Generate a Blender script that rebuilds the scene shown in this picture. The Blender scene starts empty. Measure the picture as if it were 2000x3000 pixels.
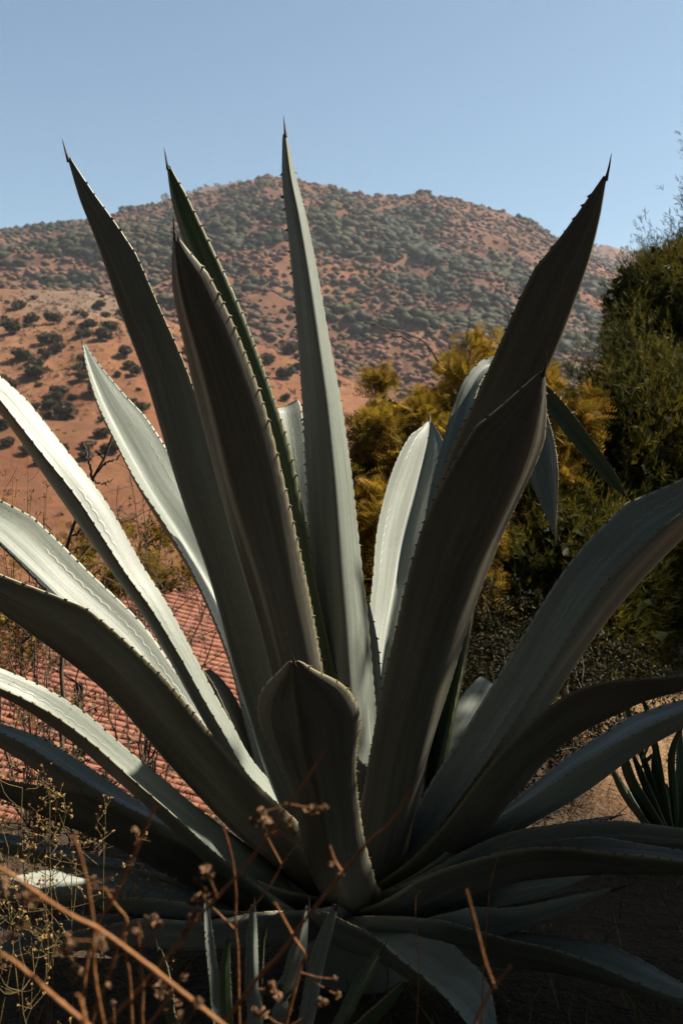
import bpy, math, random
import numpy as np
from mathutils import Vector

# ------------------------------------------------------------------ camera, sky, sun, exposure
scn = bpy.context.scene
col = scn.collection
F = 2917.0            # focal length in photograph pixels (2000 x 3000)
HZ = 1450.0           # row of the horizon in the photograph
EYE = 1.3
cam_d = bpy.data.cameras.new('camera'); cam = bpy.data.objects.new('camera', cam_d); col.objects.link(cam)
cam.location = (0, 0, EYE); cam.rotation_euler = (math.radians(90), 0, 0)
cam_d.sensor_fit = 'VERTICAL'; cam_d.sensor_height = 36; cam_d.sensor_width = 24
cam_d.lens = F * 36 / 3000
cam_d.shift_y = -50 / 3000
cam_d.clip_start = 0.05; cam_d.clip_end = 6000
cam_d.dof.use_dof = True; cam_d.dof.focus_distance = 2.5; cam_d.dof.aperture_fstop = 7.5
scn.camera = cam

SUN = Vector((0.62, 0.07, 0.78)).normalized()
sun_d = bpy.data.lights.new('sun', 'SUN'); sun = bpy.data.objects.new('sun', sun_d); col.objects.link(sun)
sun_d.energy = 5.0; sun_d.angle = math.radians(0.53); sun_d.color = (1.0, 0.92, 0.79)
sun.rotation_euler = SUN.to_track_quat('Z', 'Y').to_euler(); sun.location = (6, 3, 12)
wd = bpy.data.worlds.new('World'); scn.world = wd; wd.use_nodes = True
nt = wd.node_tree
sky = nt.nodes.new('ShaderNodeTexSky'); sky.sky_type = 'NISHITA'; sky.sun_disc = False
sky.sun_elevation = math.asin(SUN.z); sky.sun_rotation = math.atan2(SUN.x, SUN.y)
sky.air_density = 1.0; sky.dust_density = 3.0; sky.ozone_density = 0.5; sky.altitude = 1500
bg = nt.nodes['Background']; bg.inputs['Strength'].default_value = 0.05
wb = nt.nodes.new('ShaderNodeMix'); wb.data_type = 'RGBA'; wb.blend_type = 'MULTIPLY'; wb.inputs[0].default_value = 1; wb.inputs[7].default_value = (.86, .98, .90, 1)   # white balance
nt.links.new(sky.outputs[0], wb.inputs[6]); nt.links.new(wb.outputs[2], bg.inputs[0])
vs = scn.view_settings
vs.view_transform = 'Standard'; vs.look = 'None'; vs.gamma = 1; vs.use_curve_mapping = False; vs.exposure = 1.76

rng = np.random.default_rng(7)
random.seed(7)

# ------------------------------------------------------------------ helpers
def pv(vx, vy, y):
    """view pixel (1568 wide copy of the photograph) at depth y -> world point"""
    return np.array([(vx * 1.27551 - 1000) / F * y, y, EYE + (HZ - vy * 1.27551) / F * y])
def pt(tx, ty, y):
    return np.array([(tx - 1000) / F * y, y, EYE + (HZ - ty) / F * y])
def nrm(a):
    a = np.asarray(a, float); return a / (np.linalg.norm(a, axis=-1, keepdims=True) + 1e-12)
def sstep(a, b, x):
    t = np.clip((x - a) / (b - a), 0, 1); return t * t * (3 - 2 * t)

class MB:
    """collects arrays of vertices and faces for ONE mesh"""
    def __init__(s): s.v = []; s.f = {3: [], 4: []}; s.c = []; s.n = 0
    def add(s, v, f, c=None):
        v = np.asarray(v, float).reshape(-1, 3); f = np.asarray(f, int)
        s.v.append(v); s.f[f.shape[1]].append(f + s.n); s.n += len(v)
        s.c.append(np.ones((len(v), 3)) if c is None else np.broadcast_to(np.asarray(c, float), (len(v), 3)))
    def mesh(s, name, mat, smooth=False, origin=(0, 0, 0), attrs=None):
        me = bpy.data.meshes.new(name)
        V = np.concatenate(s.v) - np.asarray(origin, float)
        loops = []; starts = []; k = 0
        for n in (3, 4):
            for f in s.f[n]:
                loops.append(f.reshape(-1)); starts.append(k + n * np.arange(len(f))); k += f.size
        L = np.concatenate(loops); S = np.concatenate(starts)
        me.vertices.add(len(V)); me.vertices.foreach_set('co', V.astype(np.float32).ravel())
        me.loops.add(len(L)); me.loops.foreach_set('vertex_index', L.astype(np.int32))
        me.polygons.add(len(S)); me.polygons.foreach_set('loop_start', S.astype(np.int32))
        me.update(calc_edges=True)
        if smooth: me.polygons.foreach_set('use_smooth', np.ones(len(S), bool))
        C = np.concatenate(s.c)
        a = me.attributes.new('tint', 'FLOAT_VECTOR', 'POINT'); a.data.foreach_set('vector', C.astype(np.float32).ravel())
        if attrs:
            for k2, arr in attrs.items():
                a = me.attributes.new(k2, 'FLOAT_VECTOR', 'POINT'); a.data.foreach_set('vector', arr.astype(np.float32).ravel())
        me.materials.append(mat); me.validate(); return me
    def build(s, name, mat, parent=None, smooth=False, origin=(0, 0, 0), attrs=None):
        me = s.mesh(name, mat, smooth, origin, attrs)
        return link(name, me, parent, origin)
def link(name, me, parent=None, loc=(0, 0, 0)):
    o = bpy.data.objects.new(name, me); col.objects.link(o)
    o.location = loc
    if parent is not None:
        o.parent = parent; o.location = Vector(loc) - Vector(world_loc(parent))
    return o
def world_loc(o):
    v = Vector(o.location)
    while o.parent is not None:
        o = o.parent; v = v + Vector(o.location)
    return v
def empty(name, loc):
    o = bpy.data.objects.new(name, None); col.objects.link(o); o.location = loc; o.empty_display_size = .1; return o
def tag(o, label=None, cat=None, group=None, kind=None):
    if label: o['label'] = label
    if cat: o['category'] = cat
    if group: o['group'] = group
    if kind: o['kind'] = kind
    return o

def tube(mb, P, R, sides=5, c=None):
    P = np.asarray(P, float); n = len(P); R = np.broadcast_to(np.asarray(R, float), (n,))
    T = nrm(np.gradient(P, axis=0)); a = np.array([0, 0, 1.0]) if abs(T[0, 2]) < .9 else np.array([1.0, 0, 0])
    U = np.zeros_like(P); u = nrm(a - T[0] * (a @ T[0]))
    for i in range(n):
        u = nrm(u - T[i] * (u @ T[i])); U[i] = u
    W = np.cross(T, U); an = np.arange(sides) * 2 * math.pi / sides
    V = P[:, None] + R[:, None, None] * (np.cos(an)[None, :, None] * U[:, None] + np.sin(an)[None, :, None] * W[:, None])
    i, j = np.meshgrid(np.arange(n - 1), np.arange(sides), indexing='ij'); i = i.ravel(); j = j.ravel(); j2 = (j + 1) % sides
    f = np.stack([i * sides + j, i * sides + j2, (i + 1) * sides + j2, (i + 1) * sides + j], 1)
    mb.add(V, f, c)
def spline(P, n):
    """Catmull-Rom through the rows of P (any columns), n samples, even in arc length of the first three columns"""
    P = np.asarray(P, float)
    Q = np.vstack([2 * P[0] - P[1], P, 2 * P[-1] - P[-2]]); out = []
    for k in range(1, len(Q) - 2):
        t = np.linspace(0, 1, 24, endpoint=False)[:, None]; p0, p1, p2, p3 = Q[k - 1], Q[k], Q[k + 1], Q[k + 2]
        out.append(.5 * (2 * p1 + (p2 - p0) * t + (2 * p0 - 5 * p1 + 4 * p2 - p3) * t ** 2 + (3 * p1 - p0 - 3 * p2 + p3) * t ** 3))
    out = np.vstack(out + [P[-1:]])
    s = np.r_[0, np.cumsum(np.linalg.norm(np.diff(out[:, :3], axis=0), axis=1))]
    q = np.linspace(0, s[-1], n)
    return np.stack([np.interp(q, s, out[:, k]) for k in range(out.shape[1])], 1), q

# value noise
def vnoise(x, y, seed=0):
    xi = np.floor(x).astype(np.int64); yi = np.floor(y).astype(np.int64); xf = x - xi; yf = y - yi
    def h(a, b):
        n = (a * 374761393 + b * 668265263 + seed * 974711) & 0xffffffff
        n = ((n ^ (n >> 13)) * 1274126177) & 0xffffffff
        return ((n ^ (n >> 16)) & 0xffff) / 65535.0
    u = xf * xf * (3 - 2 * xf); v = yf * yf * (3 - 2 * yf)
    return (h(xi, yi) * (1 - u) + h(xi + 1, yi) * u) * (1 - v) + (h(xi, yi + 1) * (1 - u) + h(xi + 1, yi + 1) * u) * v
def fbm(x, y, seed=0, o=5, ridge=False):
    a = .5; t = 0; 
    for k in range(o):
        n = vnoise(x, y, seed + k)
        t = t + a * (1 - abs(2 * n - 1) if ridge else n); x = x * 2.03; y = y * 2.03; a *= .5
    return t

# ------------------------------------------------------------------ materials
def new_mat(name):
    m = bpy.data.materials.new(name); m.use_nodes = True; t = m.node_tree
    return m, t, t.nodes['Principled BSDF'], t.nodes['Material Output']
def N(t, kind, **kw):
    n = t.nodes.new(kind)
    for k, v in kw.items():
        if k.startswith('i_'):
            key = k[2:]; n.inputs[int(key) if key.isdigit() else key].default_value = v
        else: setattr(n, k, v)
    return n
def ramp(t, fac, stops):
    r = N(t, 'ShaderNodeValToRGB'); e = r.color_ramp.elements
    while len(e) < len(stops): e.new(.5)
    for el, (p, c) in zip(e, stops): el.position = p; el.color = (*c, 1) if len(c) == 3 else c
    t.links.new(fac, r.inputs[0]); return r.outputs[0]
def mixc(t, fac, a, b, blend='MIX'):
    m = N(t, 'ShaderNodeMix', data_type='RGBA', blend_type=blend)
    for sock, val in ((m.inputs[0], fac), (m.inputs[6], a), (m.inputs[7], b)):
        if isinstance(val, (int, float)): sock.default_value = val
        elif isinstance(val, tuple): sock.default_value = (*val, 1)
        else: t.links.new(val, sock)
    return m.outputs[2]
def mth(t, op, a, b=None, c=None):
    m = N(t, 'ShaderNodeMath', operation=op)
    for k, val in enumerate((a, b, c)):
        if val is None: continue
        if isinstance(val, (int, float)): m.inputs[k].default_value = val
        else: t.links.new(val, m.inputs[k])
    return m.outputs[0]
def noise(t, vec, scale, detail=4, rough=.55):
    n = N(t, 'ShaderNodeTexNoise', i_Scale=scale, i_Detail=detail, i_Roughness=rough)
    if vec is not None: t.links.new(vec, n.inputs['Vector'])
    return n.outputs[0]
def attr(t, name):
    return N(t, 'ShaderNodeAttribute', attribute_name=name)
def bump(t, bsdf, h, strength=.3, dist=.01):
    b = N(t, 'ShaderNodeBump', i_Strength=strength, i_Distance=dist)
    t.links.new(h, b.inputs['Height']); t.links.new(b.outputs[0], bsdf.inputs['Normal'])

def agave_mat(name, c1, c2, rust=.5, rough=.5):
    m, t, b, out = new_mat(name)
    A = attr(t, 'leafco'); sep = N(t, 'ShaderNodeSeparateXYZ'); t.links.new(A.outputs['Vector'], sep.inputs[0])
    s, u, rid = sep.outputs
    cmb = N(t, 'ShaderNodeCombineXYZ'); t.links.new(mth(t, 'MULTIPLY', s, 1.2), cmb.inputs[0]); t.links.new(mth(t, 'MULTIPLY', u, 3.2), cmb.inputs[1]); t.links.new(rid, cmb.inputs[2])
    streak = noise(t, cmb.outputs[0], 2.2, 6, .6)
    cmb2 = N(t, 'ShaderNodeCombineXYZ'); t.links.new(mth(t, 'MULTIPLY', s, 9.0), cmb2.inputs[0]); t.links.new(mth(t, 'MULTIPLY', u, 1.0), cmb2.inputs[1]); t.links.new(rid, cmb2.inputs[2])
    blot = noise(t, cmb2.outputs[0], 1.3, 6, .65)
    c = mixc(t, ramp(t, streak, [(.3, (0, 0, 0)), (.7, (1, 1, 1))]), c1, c2)
    # fine powder loss
    tc = N(t, 'ShaderNodeTexCoord').outputs['Object']
    fine = noise(t, tc, 90, 4, .6)
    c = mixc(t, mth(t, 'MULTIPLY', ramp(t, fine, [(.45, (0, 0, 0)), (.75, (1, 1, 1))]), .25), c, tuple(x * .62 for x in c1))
    # rusty scars
    sc = ramp(t, blot, [(.62 - .07 * rust, (0, 0, 0)), (.74, (1, 1, 1))])
    sp = ramp(t, noise(t, tc, 55, 3, .7), [(.48, (0, 0, 0)), (.6, (1, 1, 1))])
    c = mixc(t, mth(t, 'MULTIPLY', mth(t, 'MULTIPLY', sc, sp), .75 * rust), c, (.17, .095, .05))
    # dark pin spots
    vo = N(t, 'ShaderNodeTexVoronoi', i_Scale=70.0); t.links.new(tc, vo.inputs['Vector'])
    pin = mth(t, 'LESS_THAN', vo.outputs['Distance'], .13)
    pin = mth(t, 'MULTIPLY', pin, mth(t, 'GREATER_THAN', noise(t, tc, 12, 2), .55))
    c = mixc(t, mth(t, 'MULTIPLY', pin, .7), c, (.05, .04, .03))
    # scalloped prints left by neighbouring margins
    au = mth(t, 'ABSOLUTE', u)
    w = mth(t, 'MULTIPLY', mth(t, 'ABSOLUTE', mth(t, 'SINE', mth(t, 'MULTIPLY', s, 88.0))), .04)
    drift = mth(t, 'MULTIPLY', mth(t, 'SINE', mth(t, 'ADD', mth(t, 'MULTIPLY', s, 2.1), rid)), .12)
    d = mth(t, 'ABSOLUTE', mth(t, 'SUBTRACT', au, mth(t, 'ADD', mth(t, 'ADD', w, .56), drift)))
    ln = ramp(t, d, [(.0, (1, 1, 1)), (.035, (0, 0, 0))])
    msk = ramp(t, noise(t, cmb2.outputs[0], .45, 2), [(.46, (0, 0, 0)), (.56, (1, 1, 1))])
    ln = mth(t, 'MULTIPLY', ln, msk)
    c = mixc(t, mth(t, 'MULTIPLY', ln, .3), c, tuple(min(1, x * 1.4) for x in c2))
    # horny margin
    mg = ramp(t, au, [(.955, (0, 0, 0)), (.99, (1, 1, 1))])
    c = mixc(t, mth(t, 'MULTIPLY', mg, .6), c, (.33, .29, .16))
    t.links.new(c, b.inputs['Base Color'])
    b.inputs['Roughness'].default_value = rough; b.inputs['Specular IOR Level'].default_value = .35
    h = mth(t, 'ADD', mth(t, 'MULTIPLY', streak, .8), mth(t, 'ADD', mth(t, 'MULTIPLY', ln, .35), mth(t, 'MULTIPLY', fine, .12)))
    bump(t, b, h, .35, .006)
    return m

def leafy_mat(name, stops, transl=.4, rough=.6, scale=1.5):
    m, t, b, out = new_mat(name)
    A = attr(t, 'tint')
    sep = N(t, 'ShaderNodeSeparateXYZ'); t.links.new(A.outputs['Vector'], sep.inputs[0])
    c = ramp(t, sep.outputs[0], stops)
    t.links.new(c, b.inputs['Base Color']); b.inputs['Roughness'].default_value = rough; b.inputs['Specular IOR Level'].default_value = .08
    tr = N(t, 'ShaderNodeBsdfTranslucent'); t.links.new(c, tr.inputs[0])
    mx = N(t, 'ShaderNodeMixShader', i_0=transl); t.links.new(b.outputs[0], mx.inputs[1]); t.links.new(tr.outputs[0], mx.inputs[2])
    t.links.new(mx.outputs[0], out.inputs[0]); return m
def bark_mat(name, c1, c2, scale=18, rough=.85):
    m, t, b, out = new_mat(name); tc = N(t, 'ShaderNodeTexCoord').outputs['Object']
    n = noise(t, tc, scale, 5, .65)
    t.links.new(ramp(t, n, [(.3, c1), (.7, c2)]), b.inputs['Base Color']); b.inputs['Roughness'].default_value = rough
    b.inputs['Specular IOR Level'].default_value = .2
    bump(t, b, n, .5, .01); return m

M = {}
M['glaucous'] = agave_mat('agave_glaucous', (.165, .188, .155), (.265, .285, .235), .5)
M['weathered'] = agave_mat('agave_weathered_shaded', (.10, .094, .068), (.175, .162, .122), 1.0)  # darker and browner: wear, plus shade and soil bounce in the colour
M['green'] = agave_mat('agave_green', (.045, .075, .03), (.08, .12, .055), .3)
M['spine'] = bark_mat('agave_spine', (.035, .022, .018), (.075, .045, .035), 60, .45)
M['tooth'] = bark_mat('agave_tooth', (.10, .055, .03), (.20, .11, .06), 60, .5)
M['twig'] = bark_mat('twig_bark', (.06, .04, .03), (.15, .11, .08), 40)
M['bark'] = bark_mat('tree_bark', (.07, .05, .035), (.17, .13, .10), 14)
M['stalk'] = bark_mat('dry_stalk', (.22, .085, .03), (.38, .17, .06), 40, .6)
M['palestalk'] = bark_mat('pale_dry_stalk', (.10, .065, .02), (.20, .14, .05), 40, .7)
M['flower'] = bark_mat('dry_flower', (.22, .11, .055), (.40, .24, .13), 200, .9)
M['goldflower'] = bark_mat('golden_dry_flower', (.30, .16, .05), (.5, .31, .12), 200, .9)
M['acacia'] = leafy_mat('acacia_leaf', [(0, (.12, .085, .012)), (.4, (.26, .17, .018)), (.75, (.42, .255, .025)), (1, (.46, .24, .04))], .45)
M['needle'] = leafy_mat('needle_leaf', [(0, (.025, .03, .006)), (.5, (.065, .068, .01)), (1, (.19, .15, .02))], .35)
M['scrub'] = leafy_mat('scrub_leaf', [(0, (.026, .03, .012)), (.3, (.06, .058, .024)), (.6, (.155, .085, .05)), (.85, (.20, .088, .06)), (1, (.24, .125, .085))], .3)
M['dryleaf'] = leafy_mat('dry_leaf', [(0, (.07, .035, .015)), (.5, (.20, .11, .05)), (1, (.38, .26, .14))], .3)
M['grass'] = leafy_mat('grass_blade', [(0, (.06, .06, .02)), (.5, (.14, .12, .05)), (1, (.26, .19, .09))], .3)
M['shadeleaf'] = leafy_mat('shaded_leaf', [(0, (.008, .009, .003)), (.85, (.025, .022, .006)), (1, (.07, .05, .012))], .15)  # deep shade put into a near-black colour, lit specks as top stop

def terrain_mat():
    m, t, b, out = new_mat('dry_red_soil'); g = N(t, 'ShaderNodeNewGeometry').outputs['Position']
    big = noise(t, g, .012, 6, .6); mid = noise(t, g, .09, 6, .65); fine = noise(t, g, .45, 8, .72); tiny = noise(t, g, 14, 5, .7)
    c = ramp(t, big, [(.36, (.16, .05, .022)), (.48, (.23, .095, .048)), (.62, (.30, .15, .085))])
    c = mixc(t, ramp(t, mid, [(.42, (0, 0, 0)), (.68, (.8, .8, .8))]), c, (.28, .135, .07))
    c = mixc(t, ramp(t, fine, [(.45, (0, 0, 0)), (.66, (.8, .8, .8))]), c, (.11, .045, .022))
    c = mixc(t, ramp(t, noise(t, g, .22, 7, .7), [(.45, (0, 0, 0)), (.62, (.75, .75, .75))]), c, (.17, .085, .048))
    A = attr(t, 'zone'); sp = N(t, 'ShaderNodeSeparateXYZ'); t.links.new(A.outputs['Vector'], sp.inputs[0])
    c = mixc(t, sp.outputs[0], c, mixc(t, mid, (.17, .12, .095), (.25, .18, .135)))          # grey rock
    c = mixc(t, sp.outputs[1], c, mixc(t, ramp(t, mid, [(.4, (0, 0, 0)), (.6, (1, 1, 1))]), (.105, .05, .034), (.165, .08, .052)))         # dry brush cover
    sand = mixc(t, ramp(t, tiny, [(.4, (0, 0, 0)), (.66, (1, 1, 1))]), (.33, .21, .12), (.22, .13, .07))
    c = mixc(t, sp.outputs[2], c, sand)
    c = mixc(t, 1.0, c, (.88, .85, .76), 'MULTIPLY')
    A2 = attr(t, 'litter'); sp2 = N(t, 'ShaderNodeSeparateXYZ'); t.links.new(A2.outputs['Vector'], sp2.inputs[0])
    c = mixc(t, sp2.outputs[0], c, mixc(t, tiny, (.035, .024, .016), (.10, .065, .04)))  # dark litter, with near-ground shade put into the same colour
    t.links.new(c, b.inputs['Base Color']); b.inputs['Roughness'].default_value = .95; b.inputs['Specular IOR Level'].default_value = .1
    h = mth(t, 'ADD', mth(t, 'MULTIPLY', fine, .5), mth(t, 'MULTIPLY', tiny, .06)); bump(t, b, h, .9, .9)
    return m
M['soil'] = terrain_mat()
def tile_mat():
    m, t, b, out = new_mat('clay_tile'); tc = N(t, 'ShaderNodeTexCoord').outputs['Object']
    g = N(t, 'ShaderNodeNewGeometry').outputs['Position']
    oi = N(t, 'ShaderNodeObjectInfo').outputs['Random']
    n = noise(t, g, 9, 5, .65); n2 = noise(t, g, 1.1, 4)
    wn = N(t, 'ShaderNodeTexWhiteNoise', noise_dimensions='3D'); t.links.new(attr(t, 'tint').outputs['Vector'], wn.inputs[0])
    c = ramp(t, mth(t, 'FRACT', mth(t, 'ADD', oi, wn.outputs[0])), [(0, (.22, .06, .028)), (.5, (.28, .088, .042)), (1, (.32, .125, .065))])
    c = mixc(t, ramp(t, n, [(.45, (0, 0, 0)), (.75, (.7, .7, .7))]), c, (.11, .036, .02))
    c = mixc(t, ramp(t, n2, [(.55, (0, 0, 0)), (.75, (.5, .5, .5))]), c, (.18, .10, .075))
    t.links.new(c, b.inputs['Base Color']); b.inputs['Roughness'].default_value = .9; bump(t, b, n, .4, .01); return m
M['tile'] = tile_mat()
M['adobe'] = bark_mat('adobe', (.34, .22, .14), (.46, .32, .21), 4)

# ------------------------------------------------------------------ terrain
def interp(u, pts):
    p = np.array(pts, float); return np.interp(u, p[:, 0], p[:, 1])
MAIN = [(-3000, 900), (-1200, 800), (-400, 720), (0, 680), (150, 662), (320, 622), (500, 582), (600, 560), (700, 541), (760, 522), (810, 516), (880, 524), (1000, 545), (1080, 574), (1200, 576), (1330, 584), (1450, 614), (1550, 654), (1640, 704), (1800, 790), (2000, 880), (3000, 1150), (6000, 1380)]
SPUR = [(-3000, 700), (-1000, 780), (0, 832), (250, 838), (400, 880), (520, 935), (700, 985), (900, 1040), (1050, 1100), (1300, 1230), (2000, 1380), (6000, 1420)]
FAR = [(-6000, 1000), (-1000, 800), (0, 715), (400, 625), (540, 556), (640, 549), (760, 545), (1000, 600), (1500, 690), (1700, 722), (1800, 728), (2000, 760), (4000, 1000), (7000, 1350)]
def height(x, y):
    x = np.asarray(x, float); y = np.asarray(y, float)
    yy = np.maximum(y, 1.0); u = np.clip(x / yy * F + 1000, -6000, 8000)
    # near ground: yard to the right, bank falling to the house on the left
    left = sstep(.9, -1.2, x - .12 * np.maximum(y - 3, 0))
    zn = -9.3 * (left * sstep(3.4, 17, y) + (1 - left) * sstep(12, 30, y))
    zn = zn + .05 * (fbm(x * 1.7, y * 1.7, 3) - .5) + .25 * (fbm(x * .35, y * .35, 9) - .5) * sstep(4, 12, np.hypot(x, y))
    zS = EYE + 285 * (HZ - interp(u, SPUR)) / F
    zM = EYE + 720 * (HZ - interp(u, MAIN)) / F
    zF = EYE + 1500 * (HZ - interp(u, FAR)) / F
    z = np.where(y < 40, zn, 0)
    def seg(y0, z0, y1, z1, p=1.0):
        t = np.clip((y - y0) / (y1 - y0), 0, 1) ** p; m = (y >= y0) & (y < y1)
        return m, z0 + (z1 - z0) * t
    zb = -9.3
    for (y0, z0, y1, z1, p) in ((40, zb, 90, -16 + 0 * zS, 1), (90, -16, 285, zS, 1.12), (285, zS, 345, np.minimum(zS - 10, zM * .3), 1), (345, np.minimum(zS - 10, zM * .3), 720, zM, .92),
                                (720, zM, 1000, zM * .62, 1), (1000, zM * .62, 1500, zF, 1), (1500, zF, 2600, zF * .3, 1)):
        m, v = seg(y0, z0, y1, z1, p); z = np.where(m, v, z)
    z = np.where(y >= 2600, zF * .3, z)
    amp = sstep(70, 200, y)
    rough = (fbm(x / 95, y / 95, 21, 5, True) - .62) * 26 + (fbm(x / 22, y / 22, 33, 4) - .47) * 5 + np.where(y > 345, (fbm(x / 95, y / 95, 21, 5, True) - .62) * 12 + (fbm(x / 130, y / 17, 47, 3) - .47) * 9, 0)
    far_amp = np.where(y > 345, 1.0, .6); rough = rough + np.where(y < 345, (fbm(x / 11, y / 11, 63, 3, True) - .6) * 2.6, 0)
    crest = 1 - .75 * np.exp(-((y - 720) / 50) ** 2) - .5 * np.exp(-((y - 285) / 14) ** 2)
    z = z + amp * rough * far_amp * crest
    return z
def build_terrain():
    th = np.r_[np.linspace(-math.pi, -.62, 60, endpoint=False), np.linspace(-.62, .62, 350), np.linspace(.62, math.pi, 61)[1:-1]]
    d = np.r_[.25, np.geomspace(.5, 60, 95, endpoint=False), np.linspace(60, 320, 110, endpoint=False), np.linspace(320, 760, 140, endpoint=False), np.linspace(760, 1600, 60, endpoint=False), np.geomspace(1600, 1900, 6)]
    TH, D = np.meshgrid(th, d)
    fr = np.abs(TH) < .75
    cs = np.where(fr, np.cos(TH), math.cos(.75))
    R = D / cs
    X = R * np.sin(TH); Y = R * np.cos(TH)
    Z = np.where(Y > .5, height(X, np.maximum(Y, .5)), height(X, np.full_like(X, .5)))
    side = sstep(.5, -60, Y) ; Z = Z * (1 - .5 * side)
    nR, nT = TH.shape
    V = np.stack([X, Y, Z], -1).reshape(-1, 3); V = np.vstack([V, [[0, 0, float(Z[0].mean())]]])
    i, j = np.meshgrid(np.arange(nR - 1), np.arange(nT), indexing='ij'); i = i.ravel(); j = j.ravel(); j2 = (j + 1) % nT
    q = np.stack([i * nT + j, (i + 1) * nT + j, (i + 1) * nT + j2, i * nT + j2], 1)[:, ::-1]
    mb = MB(); mb.add(V, q); jj = np.arange(nT)
    mb.f[3].append(np.stack([np.full(nT, len(V) - 1), jj, (jj + 1) % nT], 1)[:, ::-1])
    u = np.where(V[:, 1] > 1, V[:, 0] / np.maximum(V[:, 1], 1) * F + 1000, 0)
    ty = HZ - (V[:, 2] - EYE) / np.maximum(V[:, 1], 1) * F
    grey = np.exp(-(((u - 250) / 190) ** 2 + ((ty - 880) / 45) ** 2)) * (V[:, 1] > 150)
    grey = np.clip(grey * 1.6 * (.4 + fbm(V[:, 0] / 9, V[:, 1] / 9, 5)), 0, .85)
    brush = sstep(330, 420, V[:, 1]) * sstep(.30, .62, fbm(V[:, 0] / 60, V[:, 1] / 60, 55)) * .9
    sand = sstep(.9, 1.4, V[:, 0]) * sstep(16, 9, V[:, 1]) * sstep(3.7, 4.3, V[:, 1])
    z3 = np.stack([grey, brush, sand], 1)
    lit = sstep(14, 7, np.hypot(V[:, 0], V[:, 1])) * (1 - sand)  # litter mask, carries the painted shade of the near ground too
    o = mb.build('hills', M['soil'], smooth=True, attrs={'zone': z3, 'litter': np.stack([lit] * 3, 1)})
    tag(o, kind='structure'); return o
build_terrain()

# ------------------------------------------------------------------ leaf cards
def cards(mb, C, size, tint, n_each, spread, flat=1.0, aspect=.6):
    """n_each random triangles in an ellipsoid about every centre"""
    k = len(C); n = k * n_each
    c = np.repeat(C, n_each, 0); sp = np.repeat(np.asarray(spread, float).reshape(-1, 1) if np.ndim(spread) else np.full((k, 1), spread), n_each, 0)
    d = nrm(rng.normal(size=(n, 3))) * rng.uniform(.35, 1, (n, 1)) ** .6; d[:, 2] *= flat
    p = c + d * sp
    a = nrm(rng.normal(size=(n, 3))); b = nrm(np.cross(a, rng.normal(size=(n, 3))))
    s = np.repeat(np.broadcast_to(np.asarray(size, float), (k,)), n_each)[:, None] * rng.uniform(.6, 1.3, (n, 1))
    V = np.stack([p - a * s * .5 - b * s * aspect * .5, p + a * s * .55, p - a * s * .4 + b * s * aspect * .6], 1).reshape(-1, 3)
    f = np.arange(n * 3).reshape(-1, 3)
    t = np.repeat(np.broadcast_to(np.asarray(tint, float), (k,)), n_each) + rng.normal(0, .08, n)
    mb.add(V, f, np.repeat(np.clip(t, 0, 1), 3)[:, None] * np.ones(3))

_p = (1 + 5 ** .5) / 2
ICO = nrm(np.array([(-1, _p, 0), (1, _p, 0), (-1, -_p, 0), (1, -_p, 0), (0, -1, _p), (0, 1, _p), (0, -1, -_p), (0, 1, -_p), (_p, 0, -1), (_p, 0, 1), (-_p, 0, -1), (-_p, 0, 1)]))
ICOF = np.array([(0, 11, 5), (0, 5, 1), (0, 1, 7), (0, 7, 10), (0, 10, 11), (1, 5, 9), (5, 11, 4), (11, 10, 2), (10, 7, 6), (7, 1, 8), (3, 9, 4), (3, 4, 2), (3, 2, 6), (3, 6, 8), (3, 8, 9), (4, 9, 5), (2, 4, 11), (6, 2, 10), (8, 6, 7), (9, 8, 1)])
def blobs(mb, C, r, tint):
    n = len(C); V = ICO[None] * (r[:, None, None] * rng.uniform(.6, 1.35, (n, 12, 1))) * np.stack([rng.uniform(.8, 1.35, n), rng.uniform(.8, 1.2, n), rng.uniform(.6, .95, n)], 1)[:, None]
    V = V + C[:, None]; f = (ICOF[None] + 12 * np.arange(n)[:, None, None]).reshape(-1, 3)
    t = np.clip(np.repeat(tint, 12) + rng.normal(0, .06, n * 12), 0, 1); mb.add(V.reshape(-1, 3), f, t[:, None] * np.ones(3))
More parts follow.
